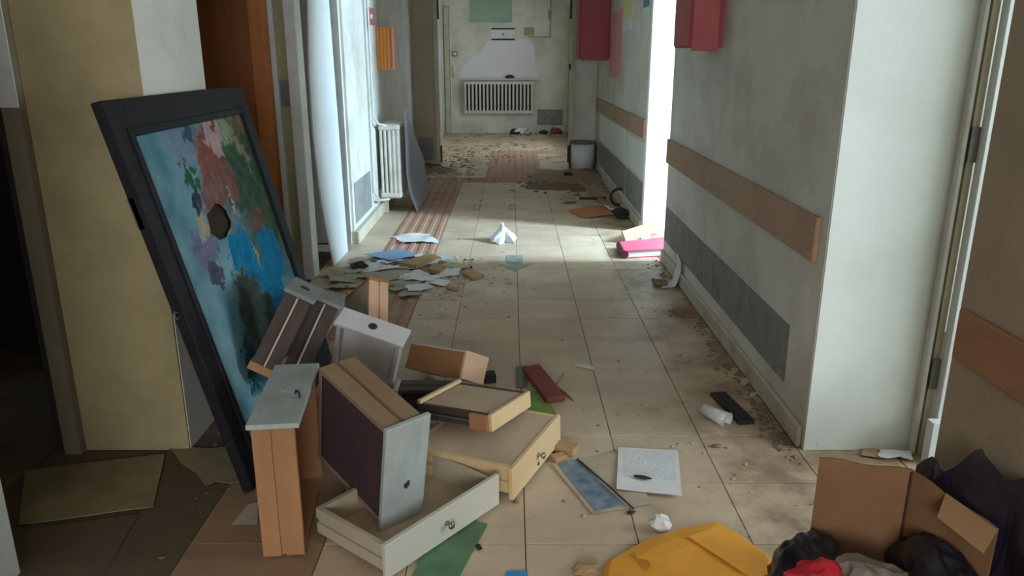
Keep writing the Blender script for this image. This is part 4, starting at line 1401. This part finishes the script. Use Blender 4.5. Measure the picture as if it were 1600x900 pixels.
# ================================================================== FAR WALL PIECES
YB = 17.1
ra2 = root('wall_radiator', 'wide ribbed white radiator on the far end wall', 'radiator', (-1.0, YB - 0.16, 0))
me = None
for i in range(19):
    if me is None:
        bm = bmesh.new()
        bx(bm, -0.021, 0.021, 0, 0.11, 0.42, 1.09, bev=0.012)
        o = mesh_obj('radiator_section', bm, M_radiator, ra2)
        me = o.data
    else:
        o = bpy.data.objects.new('radiator_section', me)
        COL.objects.link(o)
        o.parent = ra2
    o.location = (0.03 + 0.079 * i, 0, 0)
box('top_header', (0.0, 1.50, 0.02, 0.09, 1.03, 1.09), M_radiator, ra2)
box('bottom_header', (0.0, 1.50, 0.02, 0.09, 0.42, 0.48), M_radiator, ra2)
box('shade_backing', (0.02, 1.46, 0.10, 0.13, 0.46, 1.05), M_soot, ra2)  # dark sheet stands in for the shade between the fins
box('top_ledge', (-0.06, 1.62, 0.0, 0.14, 1.12, 1.15), M_base, ra2)
o = chip('small_pot', 'small dark pot on the ledge over the far radiator', 'pot', (-0.02, YB - 0.09, 1.151), (0.10, 0.04, 0.04), M_soot, 0, 60, 0.2)
d5 = struct('door_5')
box('leaf_edge', (-1.29, -1.262, YB - 0.03, YB, 0.05, 2.6), M_white_metal, d5)
box('jamb', (-1.40, -1.30, YB - 0.06, YB, 0.0, 2.6), M_cream, d5)
box('jamb', (1.16, 1.23, YB - 0.06, YB, 0.0, 2.6), M_cream, d5)
box('lock_plate', (-1.235, -1.13, YB - 0.02, YB, 1.60, 1.70), M_hinge, d5)
box('lock_plate', (-1.215, -1.15, YB - 0.024, YB - 0.02, 1.625, 1.675), M_paper, d5)
bm = bmesh.new()
tube(bm, [(-1.2, YB - 0.05, 1.18), (-1.2, YB - 0.06, 1.30), (-1.2, YB - 0.05, 1.40)], 0.014, 8)
mesh_obj('door_handle', bm, M_metal, d5)
o = box('green_poster', (-0.86, 0.03, YB - 0.006, YB, 2.28, 2.8), mat('pale_green_print', (146, 170, 150), 0.8, 0.05))
tag(o, 'pale green poster high on the far end wall', 'poster')
sgn = root('white_notice', 'white notice with dark top and bottom bars on the far wall', 'notice', (-0.40, YB - 0.006, 1.935))
box('notice_sheet', (0, 0.48, 0, 0.006, 0, 0.22), M_paper, sgn)
for z in (-0.01, 0.205):
    box('notice_bar', (-0.01, 0.49, -0.006, 0.006, z, z + 0.028), M_soot, sgn)
box('notice_emblem', (0.21, 0.27, -0.002, 0, 0.10, 0.125), mat('blue_ink', (90, 110, 170), 0.7), sgn)
nb = root('empty_notice_frame', 'faint empty notice frame right of the white notice', 'frame', (0.30, YB - 0.01, 1.98))
box('frame_sheet', (0, 0.52, 0, 0.008, 0.02, 0.8), M_wall, nb)
box('frame_bar', (0.06, 0.54, -0.01, 0.01, 0, 0.025), M_hinge, nb)
box('frame_bar', (0.52, 0.54, -0.01, 0.01, 0.025, 0.8), M_hinge, nb)
box('frame_corner', (-0.02, 0.2, -0.004, 0.0, 0.04, 0.2), M_beige, nb)
box('frame_clip', (0.48, 0.55, -0.02, 0.0, 0.35, 0.55), M_hinge, nb)

# ================================================================== NEAR RIGHT: cardboard in a black bag
cb = root('cardboard_box', 'torn open brown cardboard box standing in the black bag', 'cardboard box')
A_, B_, C_ = Vector((0.885, 1.975, 0.50)), Vector((1.115, 1.905, 0.50)), Vector((1.205, 1.655, 0.48))


def panel(parent, name, P, Q, z0, m, dz=(0, 0), t=0.006):
    def fn(u, v):
        top = P.lerp(Q, u)
        return Vector((top.x, top.y + 0.02 * (v - 1) * 0, z0 + (top.z - z0) * v + 0.004 * math.sin(u * 9) * (v == 1)))
    return mesh_obj(name, sheet(bmesh.new(), fn, 8, 6, t), m, parent)


panel(cb, 'side_panel', A_, B_, 0.01, M_card)
panel(cb, 'side_panel', B_, C_, 0.01, M_card)
P45, P50 = B_.lerp(C_, 0.42), B_.lerp(C_, 0.5)
strip_between(cb, 'top_flap', P45, C_, C_ + Vector((-0.045, -0.03, -0.05)), P50 + Vector((-0.05, -0.03, -0.04)), mat('pale_cardboard', (150, 118, 84), 0.85, 0.08, 5.0), 0.004)
box('corner_seam', (B_.x - 0.006, B_.x + 0.002, B_.y - 0.008, B_.y, 0.02, 0.495), mat('dark_cardboard_fold', (70, 48, 34), 0.9), cb)

bg_ = root('black_rubbish_bag', 'crumpled black rubbish bag around the cardboard box at lower right', 'bag')
bm = bmesh.new()
rb = random.Random(5)


def film(bm, c, r, seed):
    res = bmesh.ops.create_icosphere(bm, subdivisions=5, radius=1.0)
    off = Vector((seed * 2.3, seed, seed * 0.7))
    for v in res['verts']:
        n = noise.ridged_multi_fractal(v.co * 1.6 + off, 1.0, 2.0, 4, 1.0, 2.0)
        d = 0.84 + 0.11 * n + 0.05 * noise.noise(v.co * 6 + off)
        v.co = Vector((c[0] + v.co.x * r[0] * d, c[1] + v.co.y * r[1] * d, max(0.002, c[2] + v.co.z * r[2] * d)))


film(bm, (0.87, 1.88, 0.10), (0.13, 0.14, 0.20), 1)
film(bm, (1.13, 1.70, 0.16), (0.11, 0.24, 0.22), 2)
film(bm, (1.0, 1.72, 0.08), (0.22, 0.2, 0.14), 4)
mesh_obj('bag_film', bm, M_black_bag, bg_, smooth=True)
bm = bmesh.new()


def drape(u, v):
    # film pulled up behind the right cardboard panel
    x = 1.14 + 0.09 * min(1, u * 1.4)
    y = 1.93 - 0.42 * u
    top = 0.50 + 0.125 * min(1.0, u * 2.4) + 0.018 * math.sin(u * 19)
    n = noise.noise(Vector((u * 7, v * 6, 2.0)))
    return Vector((min(1.235, x + 0.015 * n), y, max(0.01, top * v + 0.02 * n)))


sheet(bm, drape, 22, 16, 0.003)
mesh_obj('bag_mouth', bm, M_black_bag, bg_)
bm = bmesh.new()
lump(bm, (0, 0, 0), (0.07, 0.07, 0.05), 3, 0.45, 1.8, 2, flat=False)
o = mesh_obj('red_cloth', bm, mat('red_cloth', (190, 40, 54), 0.8, 0.15, 8.0))
o.location = (0.80, 1.70, 0.29)
tag(o, 'red cloth bundle on top of the black bag, at the frame edge', 'cloth')
bm = bmesh.new()
lump(bm, (0, 0, 0), (0.10, 0.09, 0.05), 3, 0.5, 1.8, 6, flat=False)
o = mesh_obj('grey_packet', bm, mat('grey_film', (142, 136, 124), 0.5, 0.2, 8.0))
o.location = (0.94, 1.70, 0.28)
tag(o, 'grey crumpled packet inside the cardboard box, right of the red cloth', 'packet')
# scraps on the threshold behind the box
flat_paper('paper_scrap', 'white paper scrap on the threshold behind the cardboard box', 'paper', [F_(1375, 720), F_(1425, 722), F_(1420, 708), F_(1370, 708)], M_paper, 0.004, 0.001, 0.012, 5, 5, seed=70, ragged=0.02)
flat_paper('card_scrap', 'tan card scrap on the threshold left of the white paper', 'card', [F_(1345, 714), F_(1378, 718), F_(1368, 704), F_(1348, 703)], M_brown_block, 0.004, 0.002, 0.006, 4, 4, seed=71)
chip('plaster_lump', 'crumbled white plaster at the foot of the bright wall end', 'plaster', F_(1272, 697), (0.03, 0.03, 0.03), M_plaster, 0, 72, 0.5)
